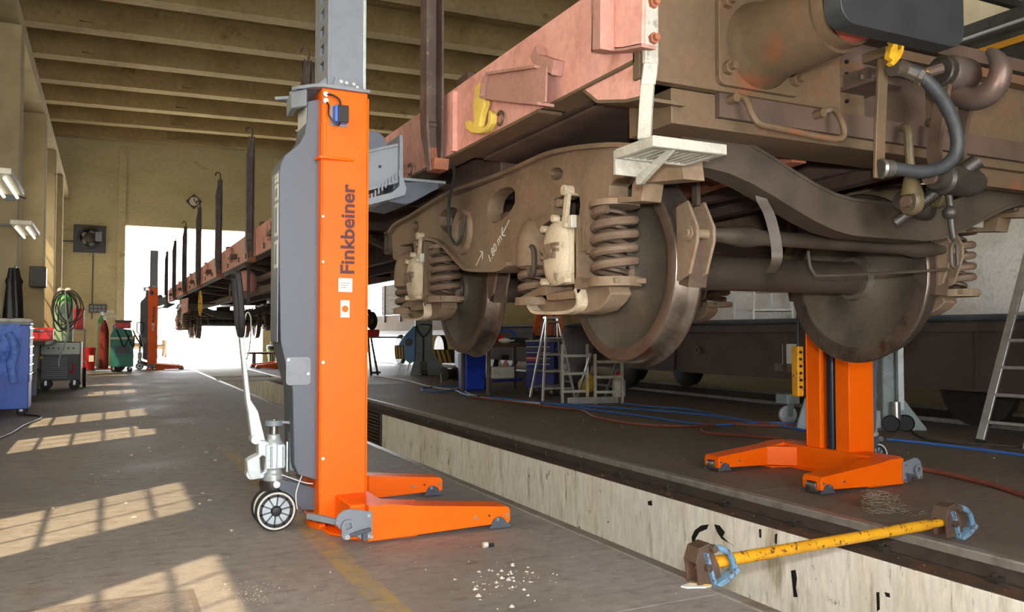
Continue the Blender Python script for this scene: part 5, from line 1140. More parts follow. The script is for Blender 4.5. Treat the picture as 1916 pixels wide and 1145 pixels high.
# gas cart with maroon and green cylinders
g = atZ(190, 696); k = mpp(g)
ct = thing('gas_cart', 'two-wheeled gas cart with red hubs near the left of the doorway', 'gas cart', (g.x, g.y, 0))
MB().box(-0.28, 0, 0.06, 0.45, 0.5, 0.09).build('platform', M['red_gas'], ct)
for x, z in ((0.35, 0.19), (0.35, 0.19)):
    pass
for y in (-0.03, 0.5):
    w_ = MB().lathe([(0.09, -0.04), (0.17, -0.04), (0.19, 0), (0.17, 0.04), (0.09, 0.04)], (0.40, y, 0.19), (0,1,0), 24, True).build('wheel', M['rubber'], ct); MB().lathe([(0.02, -0.03), (0.1, -0.02), (0.1, 0.02), (0.02, 0.03)], (0.40, y, 0.19), (0,1,0), 20).build('hub', M['red'], w_)
for x in (-0.1, 0.28): MB().tube([(x, 0.45, 0.08), (x, 0.45, 1.25), (x + 0.1, 0.45, 1.35)], 0.02).build('frame_tube', M['blue_steel'], ct)
for x, y, m_, m2, h, lb in ((0.05, 0.18, 'red_gas', 'red_gas', 1.32, 'maroon gas cylinder standing on the gas cart'), (-0.02, 0.42, 'green_gas', 'green_top', 1.45, 'green-topped gas cylinder behind the maroon cylinder on the cart')):
    c_ = thing('gas_cylinder', lb, 'gas cylinder', (g.x + x, g.y + y, 0.09)); r = 8*k
    MB().lathe([(r*0.9, 0), (r, 0.03), (r, h - 0.28), (r*0.97, h - 0.22)], (0,0,0), (0,0,1), 20).build('tank', M[m_], c_)
    MB().lathe([(r*0.98, h - 0.23), (r*0.8, h - 0.12), (r*0.4, h - 0.04), (r*0.3, h)], (0,0,0), (0,0,1), 20).build('shoulder', M[m2], c_)
    MB().cyl((0,0,h),(0,0,h+0.1),0.03).cyl((-0.05,0,h+0.06),(0.14,0,h+0.06),0.02).build('valve', M['zinc'], c_)
    for dx in (0.16, 0.26): MB().lathe([(0.01, 0), (0.05, 0), (0.05, 0.03), (0.01, 0.03)], (dx, -0.02, h + 0.1), (0,-1,0), 16).build('gauge', M['white'], c_)
# teal welding unit with red box
g = atZ(224, 697); k = mpp(g); w = 20*k
tw = thing('teal_welder', 'teal cabinet on casters at the left jamb of the doorway', 'welder', (g.x + 0.05, g.y + 0.2, 0))
MB().prism([(-w, 0.14), (w, 0.14), (w, 62*k), (w*0.8, 80*k), (-w*0.7, 84*k), (-w, 70*k)], 'y', 0, 0.7).build('cabinet', M['teal'], tw, bevel=0.02)
MB().box(-w*0.6, -0.01, 0.5, w*0.7, 0, 0.7).build('vent', M['dark_grey'], tw)
MB().box(-w, -0.006, 62*k, w, 0.004, 66*k).build('trim_strip', M['panel_l'], tw)
for x in (-w*0.7, w*0.7): caster(tw, x, 0.1, 0, 0.065); caster(tw, x, 0.6, 0, 0.065)
for k2 in range(3): MB().tube(cat([(-w*0.5+0.2*k2,-0.03,80*k),(-w*0.2+0.2*k2,-0.06,66*k),(w*0.2+0.22*k2,-0.05,48*k),(w*0.6+0.12*k2,-0.04,70*k)],6), 0.02).build('lead', M['black'], tw)
o_ = MB().box(-w*0.55, 0.1, 0, w*0.75, 0.45, 12*k).build('storage_box', M['red'], bevel=0.02); o_.location = (tw.location.x, tw.location.y, 82.5*k); tag(o_, 'red tray box on top of the teal cabinet', 'box')
MB().box(-w*0.65, 0.08, 12*k, w*0.85, 0.47, 16*k).build('lid', M['dark_grey'], o_)
# ------- things on the far wall
p = atY(168, 447, YW - 0.05); k = mpp(p)
fn = thing('fan_heater', 'square dark fan heater unit mounted high on the far wall', 'fan heater', (p.x, YW, p.z))
hw_ = 27*k
MB().box(-hw_, -0.08, -hw_*0.95, hw_, -0.0, hw_*0.95).build('back_plate', M['dark_grey'], fn, bevel=0.02)
MB().lathe([(hw_*0.5, 0.0), (hw_*0.72, 0.0), (hw_*0.75, 0.3), (hw_*0.6, 0.32)], (0, -0.08, 0), (0,-1,0), 28, True).build('shroud', M['grease'], fn)
for i in range(5): MB().bar((0,-0.25,0), (hw_*0.62*math.cos(1.256*i),-0.25,hw_*0.62*math.sin(1.256*i)), 0.14, 0.02, (0,1,0)).build('blade', M['mid_grey'], fn)
MB().lathe([(0.02, 0), (0.16, 0.0), (0.16, 0.25), (0.05, 0.3)], (0, -0.25, 0), (0,-1,0), 18).build('motor', M['grease'], fn)
MB().box(hw_*0.35, -0.45, -0.1, hw_*0.75, -0.2, 0.2).build('junction_box', M['mid_grey'], fn)
MB().tube([(-hw_, -0.05, -0.1), (-hw_ - 1.1, -0.05, -0.1), (-hw_ - 1.1, -0.05, -3.5)], 0.025).build('conduit', M['dark_grey'], fn)
MB().tube([(0.1, -0.05, -hw_), (0.1, -0.05, -2.6)], 0.015).build('flex', M['dark_grey'], fn)
p = atY(363, 377, YW - 0.04); k = mpp(p)
ck_ = thing('wall_clock', 'round white clock on a brown diamond board above the doorway', 'clock', (p.x, YW, p.z))
d = 14.5*k; MB().prism([(-d, 0), (0, -d), (d, 0), (0, d)], 'y', -0.04, 0).build('board', M['wheel_rust'], ck_)
MB().cyl((0,-0.04,0),(0,-0.09,0), 8*k, n=28).build('dial', M['white'], ck_); MB().box(-0.012,-0.096,0,0.012,-0.09,0.12).box(0,-0.096,-0.01,0.08,-0.09,0.01).build('clock_hand', M['black'], ck_)
p = atY(183, 577, YW - 0.04); k = mpp(p)
sp = thing('switch_panel', 'grey electrical switch panel low on the far wall, left of the doorway', 'switch panel', (p.x, YW, p.z))
MB().box(-15*k, -0.1, -8*k, 15*k, 0, 8*k).build('case', M['dark_grey'], sp, bevel=0.01)
for i in range(4):
    for j in range(2): MB().box((-13+6.7*i)*k, -0.11, (-6+6.5*j)*k, (-8+6.7*i)*k, -0.1, (-1.5+6.5*j)*k).build('window', M['mid_grey'], sp)
p = atX(94, 531, -1.12); k = mpp(p)
o_ = MB().box(-0.28, -0.12, -17*k, 0.0, 0.25, 17*k).build('loudspeaker', M['grease'], bevel=0.02); o_.location = (-1.06, 18.2, p.z); tag(o_, 'black loudspeaker box mounted on the left wall pilaster', 'loudspeaker')
MB().box(-0.24, -0.13, -14*k, -0.04, -0.12, 14*k).build('grille', M['black'], o_)
# dark clothes hanging by the wall
q0 = atY(44, 502, 12.95); q1 = atY(44, 600, 12.95)
hc_ = thing('hanging_coat', 'dark work coat hanging from the left pilaster behind the blue trolley', 'coat', (-1.14, 12.95, q1.z))
vs_ = []; fs = []; n = 28; Hc = q0.z - q1.z
for j in range(13):
    f = j/12
    for i in range(n):
        a = 2*PI*i/n; r = (0.10 - 0.05*f*f)*(1 + 0.18*math.sin(5*a + 2*f)) + (0.02 if j == 9 else 0)
        vs_.append((1.1*r*math.cos(a), 0.7*r*math.sin(a), Hc*f))
for j in range(12):
    for i in range(n): fs.append((j*n+i, j*n+(i+1) % n, (j+1)*n+(i+1) % n, (j+1)*n+i))
fs.append(tuple(range(12*n, 13*n)))
MB().add(vs_, fs).build('cloth', M['black'], hc_, ang=80); MB().cyl((0,0,Hc-0.02),(0,0.24,Hc+0.04),0.015).build('hook', M['steel'], hc_)
# lit fluorescent lamps along the left wall
def lamp(u, v, Y, lb):
    x = -1.25; r_ = (u - CXP)/FPX
    p = atY(u, v, Y)
    l = thing('tube_lamp', lb, 'lamp', p)
    MB().box(-0.12, -0.65, 0.03, 0.12, 0.65, 0.09).build('housing', M['white_paint'], l, bevel=0.01)
    for dx in (-0.06, 0.06): MB().cyl((dx, -0.6, 0.0), (dx, 0.6, 0.0), 0.016, n=10).build('tube', M['lamp_on'], l)
    MB().bar((0, 0, 0.09), (-0.5, 0, 0.09), 0.04, 0.03).build('bracket', M['frame'], l)
lamp(48, 436, 12.4, 'lit tube lamp on a bracket of the left wall, lower of the two in view')
lamp(8, 352, 9.4, 'tube lamp on a bracket at the extreme left edge of the picture')
for y in (1.0, 4.5, 8.0):
    pass
# conduit with box on the nearest pilaster
o_ = MB().box(-0.06, -0.03, -0.06, 0.06, 0.0, 0.06).build('junction_box', M['mid_grey'], bevel=0.005); q = atY(19, 367, 13.19); o_.location = (q.x, 13.2, q.z); tag(o_, 'small grey junction box with conduits on the left pilaster', 'junction box')
MB().cyl((-0.5, -0.015, 0.01), (-0.06, -0.015, 0.01), 0.012).build('conduit', M['dark_grey'], o_); MB().cyl((0.06, -0.015, 0.01), (0.2, -0.015, -0.02), 0.012).build('conduit', M['dark_grey'], o_)
# pendant lamp high in the hall
p = atY(566, 245, 19.9)
pl_ = thing('pendant_lamp', 'white pendant lamp hanging below the roof beams, left of the jack', 'lamp', p)
MB().lathe([(0.03, 0.16), (0.06, 0.14), (0.10, 0.06), (0.17, 0.0), (0.165, 0.0), (0.09, 0.06)], (0,0,0), (0,0,1), 22).build('shade', M['white_paint'], pl_)
MB().ell((0,0,0.02), (0.11,0.11,0.05)).build('bulb', M['lamp_on'], pl_); MB().cyl((0,0,0.15),(0,0,zb(p.x)+0.8-p.z),0.012).build('cord', M['black'], pl_)
# ------------------------------------------------------------------ right side of the hall: second track and its wagon
M['wag2'] = mat('dark_brown_wagon_paint', '4d3f38', '41352f', 0.65, scale=2.5, c3='5c4a3f', scale3=5, bump=0.15)
M['wag2b'] = mat('tan_wagon_sill', '8a7258', '7a644d', 0.7, scale=3, c3='9f8a6a', scale3=6)
M['board'] = mat('weathered_grey_board', '8d8378', '75695e', 0.8, scale=4, stretch=(1,0.3,3), bump=0.2)
M['tarp'] = mat('silvery_white_tarpaulin', 'fafbfb', 'eef1f1', 0.45, scale=2.2, c3='c0c6ca', scale3=5, lo3=0.55, hi3=0.8, bump=0.35, bscale=6)
M['alu'] = mat('aluminium', 'c9cbca', 'b4b6b6', 0.35, metal=0.7, scale=10)
M['blue_jack'] = mat('blue_gearbox_paint', '3f86c0', '3877ad', 0.4, scale=6)
M['grey_jack'] = mat('old_grey_green_paint', '8d999b', '7d898c', 0.5, scale=6, c3='6b7375', scale3=12)
M['hazard_y'] = mat('hazard_yellow', 'e0b020', rough=0.5); M['navy'] = mat('navy_cabinet_paint', '28327e', '222b6c', 0.42, scale=5)
M['hose_b'] = mat('blue_air_hose', '3b6fc0', rough=0.45); M['hose_r'] = mat('red_brown_hose', '8a4f3e', '7a4436', 0.5, scale=20); M['cable_w'] = mat('white_cable', 'd8d5cc', rough=0.5)
M['shirt'] = mat('orange_work_shirt', 'ee7a3c', 'dd6a30', 0.8, scale=8, bump=0.3); M['skin'] = mat('skin', 'c98f72', rough=0.6); M['navy_cloth'] = mat('navy_overalls', '27305a', '20284c', 0.85, scale=8, bump=0.3)
M['bin'] = mat('blue_plastic_bin', '2a4fd0', '2445bd', 0.4, scale=5)
M['straw'] = mat('pale_fibre', '8f8474', '6a5d48', 0.9, scale=30)
X2 = 8.1
w2 = thing('side_wagon', 'dark brown low-sided wagon standing on the neighbouring track at the right', 'wagon', (X2, 0, 0))
zt2, zb2 = 1.215, 0.47
MB().box(0, 2.0, zb2, 0.03, 17.6, 1.06).build('side_girder', M['wag2'], w2, smooth=False)
MB().box(-0.05, 2.0, 1.06, 0.06, 17.6, 1.15).build('top_chord', M['mid_grey'] if False else M['wag2'], w2)
MB().tube([(-0.03, 2.0, 1.205), (-0.03, 17.6, 1.205)], 0.035).build('side_pipe', M['dark_grey'], w2)
MB().box(-0.04, 2.0, zb2 - 0.03, 0.10, 17.6, zb2).build('bottom_flange', M['wag2'], w2)
MB().box(0.0, 2.0, 1.15, 2.8, 17.6, 1.18).build('deck', M['wag2'], w2)
MB().box(2.75, 2.0, zb2, 2.8, 17.6, 1.15).build('far_girder', M['wag2'], w2)
for y in (5.5, 8.2, 10.6, 13.0, 15.4): MB().box(-0.02, y, zb2, 0.0, y + 0.05, 1.06).build('stiffener', M['wag2'], w2)
p = atX(1307, 655, X2); MB().lathe([(0.035, 0), (0.06, 0.0), (0.06, 0.03), (0.035, 0.03)], (-0.03, p.y, p.z), (1,0,0), 18, True).build('tow_eye', M['wheel_rust'], w2)
p = atX(1478, 662, X2); k = mpp(p); MB().box(-0.006, p.y - 0.13, p.z - 0.13, 0.0, p.y + 0.13, p.z + 0.13).build('paper_notice', M['white'], w2)
p = atX(1476, 688, X2); MB().box(-0.005, p.y - 0.25, p.z - 0.05, 0.0, p.y + 0.25, p.z + 0.05).build('plate', M['bogie'], w2)
text_mesh('lettering', 'DREV 8 02', 0.075, M['wag2'], w2, frame((-0.006, p.y, p.z), (0,-1,0), (0,0,1)), 0.0006, 0.001)
# deep shade under the wagon: axle and wheels
for y in (4.2, 6.0, 13.0, 14.8):
    a_ = MB().cyl((0.7, y, 0.46), (2.2, y, 0.46), 0.08, n=14).build('axle', M['grease'], w2)
    for x in (0.66, 2.1): MB().lathe([(0.1, -0.03), (0.40, -0.03), (0.46, -0.01), (0.46, 0.09), (0.1, 0.06)], (x, y, 0.46), (1,0,0), 28).build('wheel', M['grease'], a_)
# farther wagon with plank sides
w3 = thing('plank_wagon', 'old wagon with grey plank sides and tan sill in the right background', 'wagon', (X2, 17.9, 0))
MB().box(0.0, 0, 1.14, 0.12, 9.5, 1.62).build('sill', M['wag2b'], w3, bevel=0.01)
for i in range(6): MB().box(-0.02, 4.3, 1.63 + 0.16*i, 0.04, 8.2, 1.785 + 0.16*i).build('side_board', M['board'], w3, bevel=0.004)
for y in (4.5, 6.2, 7.8): MB().box(-0.05, y, 1.40, -0.02, y + 0.14, 2.6).build('side_post', M['grime'], w3)
MB().box(0.1, 0, 1.0, 2.8, 9.5, 1.14).build('underframe', M['grease'], w3)
MB().box(0.0, 0.0, 1.62, 0.06, 4.3, 1.85).build('low_side', M['wag2b'], w3)
for y in (1.3, 3.1, 6.6, 8.4):
    for x in (0.66, 2.1): MB().lathe([(0.1, -0.03), (0.46, -0.03), (0.5, 0.0), (0.5, 0.09), (0.1, 0.06)], (x, y, 0.5), (1,0,0), 28).build('wheel', M['grease'], w3)
for x in (0.75, 2.19): MB().cyl((x, 1.3, 0.5), (x, 3.1, 0.5), 0.06).build('bogie_bar', M['grease'], w3)
# second track rails
for nm, x in (('rail_side_near', 8.78), ('rail_side_far', 10.22)): struct(MB().box(x, 0.5, 0.0, x + 0.07, YW + 8, 0.05).build(nm, M['railtop'], bevel=0.008))
# ------- tarpaulin-covered load at the far right
def tarp_obj():
    vs_ = []; fs = []; ny, nz = 26, 14; y0, y1 = 5.0, 13.2
    for j in range(nz + 1):
        for i in range(ny + 1):
            f = j/nz; y = y0 + (y1 - y0)*i/ny; h = 1.20 + 2.0*f
            x = X2 + 0.85 + 0.10*math.sin(3.1*y + 2*f) * (0.3 + f) + 0.03*math.sin(11*y + 5*f) + (0.5*max(0, f - 0.75)*2)**2*3
            vs_.append((x, y, h - 0.05*abs(math.sin(2.2*y))*f))
    n = len(vs_); vs_ += [(x + 1.9 - 2*(x - X2 - 0.85), y, z) for x, y, z in vs_]
    for off in (0, n):
        for j in range(nz):
            for i in range(ny): a = off + j*(ny+1) + i; fs.append((a, a+1, a+ny+2, a+ny+1))
    for i in range(ny): a = nz*(ny+1) + i; fs.append((a, a+1, n+a+1, n+a))
    for e in (0, ny):
        for j in range(nz): a = j*(ny+1) + e; b = a + ny + 1; fs.append((a, b, n+b, n+a))
    return MB().add(vs_, fs).build('tarpaulin_load', M['tarp'], ang=60)
tag(tarp_obj(), 'silvery white tarpaulin-covered load on the wagon at the far right', 'tarpaulin')
MB_ = None
# aluminium step ladder standing behind, seen over the side wagon
def ladder_frame(parent, L, w0, w1, n, m_, rail=0.028, name='rail'):
    """flat ladder in local xz, foot at origin"""
    for s in (-1, 1): MB().bar((s*w0/2, 0, 0), (s*w1/2, 0, L), 0.055, rail, (1,0,0)).build(name, m_, parent)
    for i in range(n):
        f = (i + 0.7)/n; hw = (w0 + (w1 - w0)*f)/2; MB().bar((-hw, 0, L*f), (hw, 0, L*f), 0.06, 0.025, (0,0,1)).build('rung', m_, parent)
p0 = atX(1428, 596, X2 + 0.40)
l3 = thing('step_ladder', 'aluminium step ladder standing on the side wagon, seen beneath the axle', 'ladder', (p0.x, p0.y, 1.18))
k = mpp(p0)
for ry, dy in ((0.18, -0.2), (-0.18, 0.2)):
    e_ = empty('ladder_leg', (0, dy, 0), 0, l3); e_.rotation_euler = (-ry, 0, -YAW - 0.25); ladder_frame(e_, 1.1, 70*k, 58*k, 4, M['alu'])
# leaning ladder at the right edge
a = atZ(1832, 832); b_ = atX(1925, 470, X2 - 0.12)
ld = thing('leaning_ladder', 'worn aluminium ladder leaning at the right edge of the picture', 'ladder', a)
dv = b_ - a; L = dv.length
dn = dv.normalized()
sd = Vector((0.12, -1, 0)).normalized()*0.42
for off in (Vector((0,0,0)), sd): MB().bar(off, off + dn*(L*1.45), 0.03, 0.075, sd).build('rail', M['alu'], ld, bevel=0.004)
for i in range(7): q = dn*(0.22 + 0.27*i); MB().bar(q, q + sd, 0.035, 0.028, dn).build('rung', M['alu'], ld)
MB().bar(Vector((0,0,0)) - dn*0.01, dn*0.05, 0.036, 0.085, sd).build('rubber_foot', M['rubber'], ld)
# ------- blue and grey jack in the distance
g = atZ(795, 702); k = mpp(g)
bj = thing('old_lifting_jack', 'old grey lifting jack with blue gearbox and hazard stripes in the background', 'lifting jack', (g.x, g.y, 0), -0.30)
MB().box(-18*k, 0, 0.0, 14*k, 0.35, 2.3).build('column', M['grey_jack'], bj, bevel=0.02)
MB().prism([(-28*k, 0), (40*k, 0), (40*k, 8*k), (14*k, 45*k), (-16*k, 45*k)], 'y', -0.03, 0.01).build('base_gusset', M['grey_jack'], bj, bevel=0.01)
MB().prism([(-52*k, 52*k), (-40*k, 72*k), (-22*k, 92*k), (-18*k, 92*k), (-18*k, 28*k), (-28*k, 22*k), (-38*k, 30*k)], 'y', -0.15, 0.12).build('gearbox', M['blue_jack'], bj, bevel=0.02)
MB().cyl((-30*k, -0.15, 62*k), (-30*k, -0.21, 62*k), 7*k, n=20).build('motor_hole', M['black'], bj)
for i in range(3): MB().prism([((-53+5*i)*k, 32*k), ((-50.5+5*i)*k, 32*k), ((-52.5+5*i)*k, 55*k), ((-55+5*i)*k, 55*k)], 'y', -0.17, -0.15).build('hazard_stripe', M['hazard_y'], bj)
MB().prism([(-55*k, 31*k), (-38*k, 31*k), (-40*k, 56*k), (-57*k, 56*k)], 'y', -0.155, -0.10).build('hazard_board', M['black'], bj)
for dx in (-52, -36): MB().bar(((dx)*k, -0.1, 0), ((dx+8)*k, -0.1, 24*k), 0.05, 0.03, (0,1,0)).build('prop', M['silver'], bj)
MB().tube(cat([(-14*k,-0.08,94*k),(-14*k,-0.08,85*k),(-3*k,-0.08,72*k),(9*k,-0.08,85*k),(9*k,-0.08,94*k)],4,True), 0.02).cyl((-3*k,-0.08,72*k),(-3*k,-0.08,25*k),0.022).build('tiller', M['grease'], bj)
MB().box(-9*k, -0.14, 4*k, 4*k, -0.03, 26*k).cyl((-7*k,-0.2,5*k),(4*k,-0.2,5*k),4.5*k,n=14).build('pump', M['grease'], bj, stuff=True)
for i in range(4):
    MB().prism([((22+9*i)*k, 22*k), ((27+9*i)*k, 22*k), ((20+9*i)*k, 46*k), ((15+9*i)*k, 46*k)], 'y', 0.62, 0.64).build('hazard_stripe', M['hazard_y'], bj)
MB().box(12*k, 0.64, 21*k, 60*k, 0.70, 47*k).build('hazard_board', M['black'], bj); MB().box(12*k, 0.3, 25*k, 16*k, 0.66, 30*k).build('board_arm', M['grey_jack'], bj)
# stand with red case and black bag just right of the near jack
g = atZ(702, 702); k = mpp(g)
sw = thing('trestle_stand', 'narrow steel trestle stand just behind the near orange jack', 'stand', (g.x, g.y, 0))
for dx in (-8, 5): 
    MB().bar((dx*k, 0, 0), ((dx*0.4 - 8)*k, 0.1, 0.92), 0.045, 0.045, (0,1,0)).build('leg', M['grime'], sw); MB().bar((dx*k, 0.55, 0), ((dx*0.4 - 8)*k, 0.45, 0.92), 0.045, 0.045, (0,1,0)).build('leg', M['grime'], sw)
MB().box(-0.35, 0, 0.92, 0.8, 0.55, 0.97).build('top', M['board'], sw); MB().box(-0.12, 0.0, 0.04, 0.14, 0.05, 0.09).build('foot_bar', M['grime'], sw)
o_ = MB().box(-0.25, 0.05, 0.0, 0.12, 0.4, 0.17).build('red_case', M['red'], bevel=0.01); o_.location = (g.x, g.y, 0.97); tag(o_, 'red case on the trestle stand behind the near jack', 'case')
MB().box(-0.26, 0.04, 0.1, 0.13, 0.41, 0.12).build('seam', M['red_gas'], o_)
o_ = MB().ell((0, 0, 0.22), (0.14, 0.16, 0.24)).ell((-0.08, 0, 0.45), (0.06, 0.08, 0.07)).build('black_bag', M['black']); o_.location = (g.x - 0.03, g.y + 0.2, 1.14); tag(o_, 'dark bulky bag sitting on the red case', 'bag'); o_['kind'] = 'stuff'
# cable reel
g = atZ(842, 717); k = mpp(g)
rl = thing('cable_reel', 'black cable drum on a small stand lying on the floor', 'cable reel', (g.x, g.y, 0))
for x in (-0.13, 0.11): MB().lathe([(0.03, 0), (0.15, 0), (0.15, 0.02), (0.03, 0.02)], (x, 0, 0.19), (1,0.3,0), 24).build('flange', M['grease'], rl)
MB().cyl((-0.12, 0, 0.19), (0.12, 0.05, 0.19), 0.11, n=20).build('drum', M['black'], rl); MB().tube([(-0.2,0,0.02),(-0.2,0,0.2),(0.2,0.06,0.2),(0.2,0.06,0.02)], 0.014).build('stand', M['steel'], rl)
# blue bin
g = atZ(890, 730); k = mpp(g); w = 22*k
b_ = thing('blue_bin', 'blue plastic bin under the workbench in the background', 'bin', (g.x, g.y, 0))
MB().add([(-w*.9,0,0),(w*.9,0,0),(w*.9,w*1.6,0),(-w*.9,w*1.6,0),(-w,-0.02,68*k),(w,-0.02,68*k),(w,w*1.7,68*k),(-w,w*1.7,68*k)], [(0,3,2,1),(0,1,5,4),(1,2,6,5),(2,3,7,6),(3,0,4,7),(4,5,6,7)]).build('tub', M['bin'], b_, bevel=0.03, seg=3)
MB().lathe([(0.02,-0.02),(0.1,-0.02),(0.11,0),(0.1,0.02),(0.02,0.02)], (w+0.03, 0.1, 0.11), (1,0,0), 18).build('wheel', M['rubber'], b_)
# work table with pipe legs
tb_ = thing('work_table', 'rusty pipe-legged work table between the blue bin and navy cabinet', 'table', (0,0,0))
zt_ = 0.80
A, B, C, D_ = atZ(866, 735), atZ(916, 745), atZ(985, 725), atZ(930, 720)
for q in (atZ(866, 735), atZ(914, 744), atZ(962, 726)): lg_ = MB().cyl((q.x, q.y, 0.0), (q.x, q.y, zt_), 0.035, n=10).build('leg', M['wheel_rust'], tb_)
for q in (atZ(914, 744),): MB().box(q.x - 0.2, q.y - 0.03, 0.0, q.x + 0.2, q.y + 0.03, 0.05).build('foot', M['grime'], tb_)
qa, qb = atZ(868, 737), atZ(975, 728)
tpv = [(qa.x - 0.1, qa.y - 0.1), (qb.x, qb.y - 0.6), (qb.x + 0.4, qb.y + 0.3), (qa.x + 0.3, qa.y + 0.9)]
MB().prism(tpv, 'z', zt_, zt_ + 0.08).build('table_top', M['wheel_rust'], tb_)
qs = [atZ(921, 740), atZ(978, 736), atZ(985, 724), atZ(932, 724)]
MB().prism([(q.x, q.y) for q in qs], 'z', 0.22, 0.26).build('lower_shelf', M['navy'], tb_)
# clutter on and under the table
def put(name, label, cat_, mb, u, v, z, m_, **kw):
    base = atZ(u, v); base.z = z; o = mb.build(name, m_, **kw); o.location = base; tag(o, label, cat_); return o
o_ = put('red_tin', 'small red tin on the rusty work table', 'tin', MB().box(-0.08,-0.06,0,0.08,0.06,0.14), 933, 733, zt_+0.08, M['red'], bevel=0.01); MB().cyl((0,0,0.14),(0,0,0.16),0.03).build('cap', M['black'], o_)
mb = MB()
for i in range(6): mb.ell((random.uniform(-.3,.3), random.uniform(-.1,.1), 0.04), (random.uniform(.08,.14), 0.09, 0.05))
o_ = put('dark_rags', 'heap of dark rags on the rusty work table', 'rags', mb, 960, 733, zt_+0.08, M['hose']); o_['kind'] = 'stuff'
o_ = put('work_glove', 'pale work glove on the rusty work table', 'glove', MB().ell((0,0,0.04),(0.12,0.06,0.045)), 944, 738, zt_+0.08, M['cloth_w'])
for i in range(4): MB().ell((0.11+0.01*i, -0.045+0.03*i, 0.04),(0.06,0.015,0.016)).build('finger', M['cloth_w'], o_)
o_ = put('white_carton', 'silver-white carton on the shelf under the work table', 'carton', MB().box(-0.2,-0.12,0,0.2,0.12,0.20), 938, 735, 0.26, M['white_paint'], bevel=0.01); MB().box(-0.205,-0.03,0.06,0.205,0.03,0.202).build('tape', M['lbl_grey'], o_)
o_ = put('spray_bottle', 'pink and black spray bottle beside the white carton', 'bottle', MB().lathe([(0.07,0),(0.075,0.02),(0.075,0.2),(0.03,0.28),(0.025,0.32)],(0,0,0),(0,0,1),16), 946, 733, 0.26, mat('pink_bottle','c98a80',rough=0.4)); MB().box(-0.09,-0.03,0.31,0.05,0.03,0.40).build('trigger', M['black'], o_)
MB().prism([(-0.1,0.0),(0.0,0.12),(-0.16,0.12)],'y',-0.1,0.1) 
o_ = put('blue_clamp', 'blue tubular hoop clamp standing on the work table', 'clamp', MB().tube(cat([(-0.35,0,0.0),(-0.35,0,0.16),(-0.25,0,0.2),(0.15,0.1,0.2),(0.2,0.1,0.0)],5),0.022), 950, 731, zt_+0.08, M['blue_steel']); MB().box(-0.39,-0.04,0,-0.31,0.04,0.015).build('base', M['blue_steel'], o_)
# navy tool cabinet
g = atZ(1010, 742); k = mpp(g)
tc = thing('tool_cabinet', 'navy blue tool cabinet with open drawers beside the step ladder', 'tool cabinet', (g.x, g.y, 0), -0.72)
w, dp = 0.24, 0.62; zb_, zt_c = 0.14, 100*k
zt_c = EYE - (640-624)*k
MB().box(-w, 0, zb_, w, dp, 0.45).box(-w, 0.03, 0.45, w, dp, zt_c).build('body', M['navy'], tc, bevel=0.012)
MB().box(-w - 0.01, -0.01, zt_c, w + 0.01, dp + 0.01, zt_c + 0.035).build('top_tray', M['mid_grey'], tc, bevel=0.006)
for i in range(5):
    z = 0.48 + i*0.095; MB().box(-w + 0.02, -0.02 - 0.015*(i % 2), z, w - 0.06, 0.06, z + 0.055).build('drawer', M['dark_grey'] if i % 2 else M['navy'], tc, bevel=0.004); MB().box(-w + 0.02, -0.05, z + 0.05, w - 0.06, -0.02, z + 0.062).build('drawer_edge', M['zinc'], tc)
MB().box(-w + 0.03, -0.04, 0.60, 0.0, 0.0, 0.66).build('red_insert', M['red'], tc)
MB().box(-w, -0.008, 0.42, w, 0.0, 0.46).build('bumper', M['dark_grey'], tc)
text_mesh('lettering', 'CR2', 0.20, M['white'], tc, frame((w + 0.003, 0.30, 0.72), (0,1,0), (0,0,1)), 0.001, 0.003)
for x in (-w + 0.06, w - 0.06): caster(tc, x, 0.08, 0.0, 0.055); caster(tc, x, dp - 0.08, 0.0, 0.055)
# step ladders in aluminium
def step_ladder(u, v, H, w0, w1, n, yaw, lab, spread=0.45):
    g = atZ(u, v); t = thing('step_ladder', lab, 'ladder', (g.x, g.y, 0), yaw, 'aluminium step ladders')
    an = math.atan(spread/H)
    for s in (1, -1):
        e_ = empty('ladder_leg', (0, 0 if s > 0 else spread*2, 0), 0, t); e_.rotation_euler = (-an*s, 0, 0)
        ladder_frame(e_, H, w0, w1, n, M['alu'])
    MB().box(-w1/2 - 0.03, spread - 0.1, H*math.cos(an) - 0.02, w1/2 + 0.03, spread + 0.1, H*math.cos(an) + 0.01).build('top_step', M['alu'], t)
    return t
g1 = atZ(1045, 748); k = mpp(g1)
step_ladder(1046, 750, 162*k, 62*k, 22*k, 5, -0.25, 'tall aluminium step ladder in front of the navy tool cabinet', 0.42)
g1 = atZ(1110, 757); k = mpp(g1)
pl = thing('platform_ladder', 'low paint-splashed aluminium work platform right of the step ladder', 'work platform', (g1.x, g1.y, 0), -0.2)
for x0, x1, h, y in ((-50*k, 0, 0.88, 0.25), (4*k, 58*k, 0.74, 0.0)):
    for x in (x0, x1): MB().bar((x, y, 0), (x + 0.01, y + 0.03, h), 0.05, 0.035, (1,0,0)).build('rail', M['white_paint'], pl, bevel=0.004)
    for i in range(3): MB().bar((x0, y + 0.01, 0.12 + h*0.3*i + 0.06), (x1, y + 0.01, 0.12 + h*0.3*i + 0.06), 0.03, 0.04).build('rung', M['white_paint'], pl)
MB().box(-50*k, -0.04, 0.02, 48*k, 0.02, 0.11).build('stabiliser', M['alu'], pl)
for x in (0.0, 58*k): MB().bar((x, 0.75, 0), (x, 0.1, 0.74), 0.04, 0.03, (1,0,0)).build('rear_rail', M['alu'], pl)
o_ = put('yellow_bag', 'crumpled yellow bag on the floor behind the work platform', 'bag', MB().ell((0,0,0.14),(0.17,0.14,0.15)).ell((0.04,0,0.27),(0.08,0.07,0.06)), 1098, 735, 0, M['hazard_y']); o_['kind'] = 'stuff'
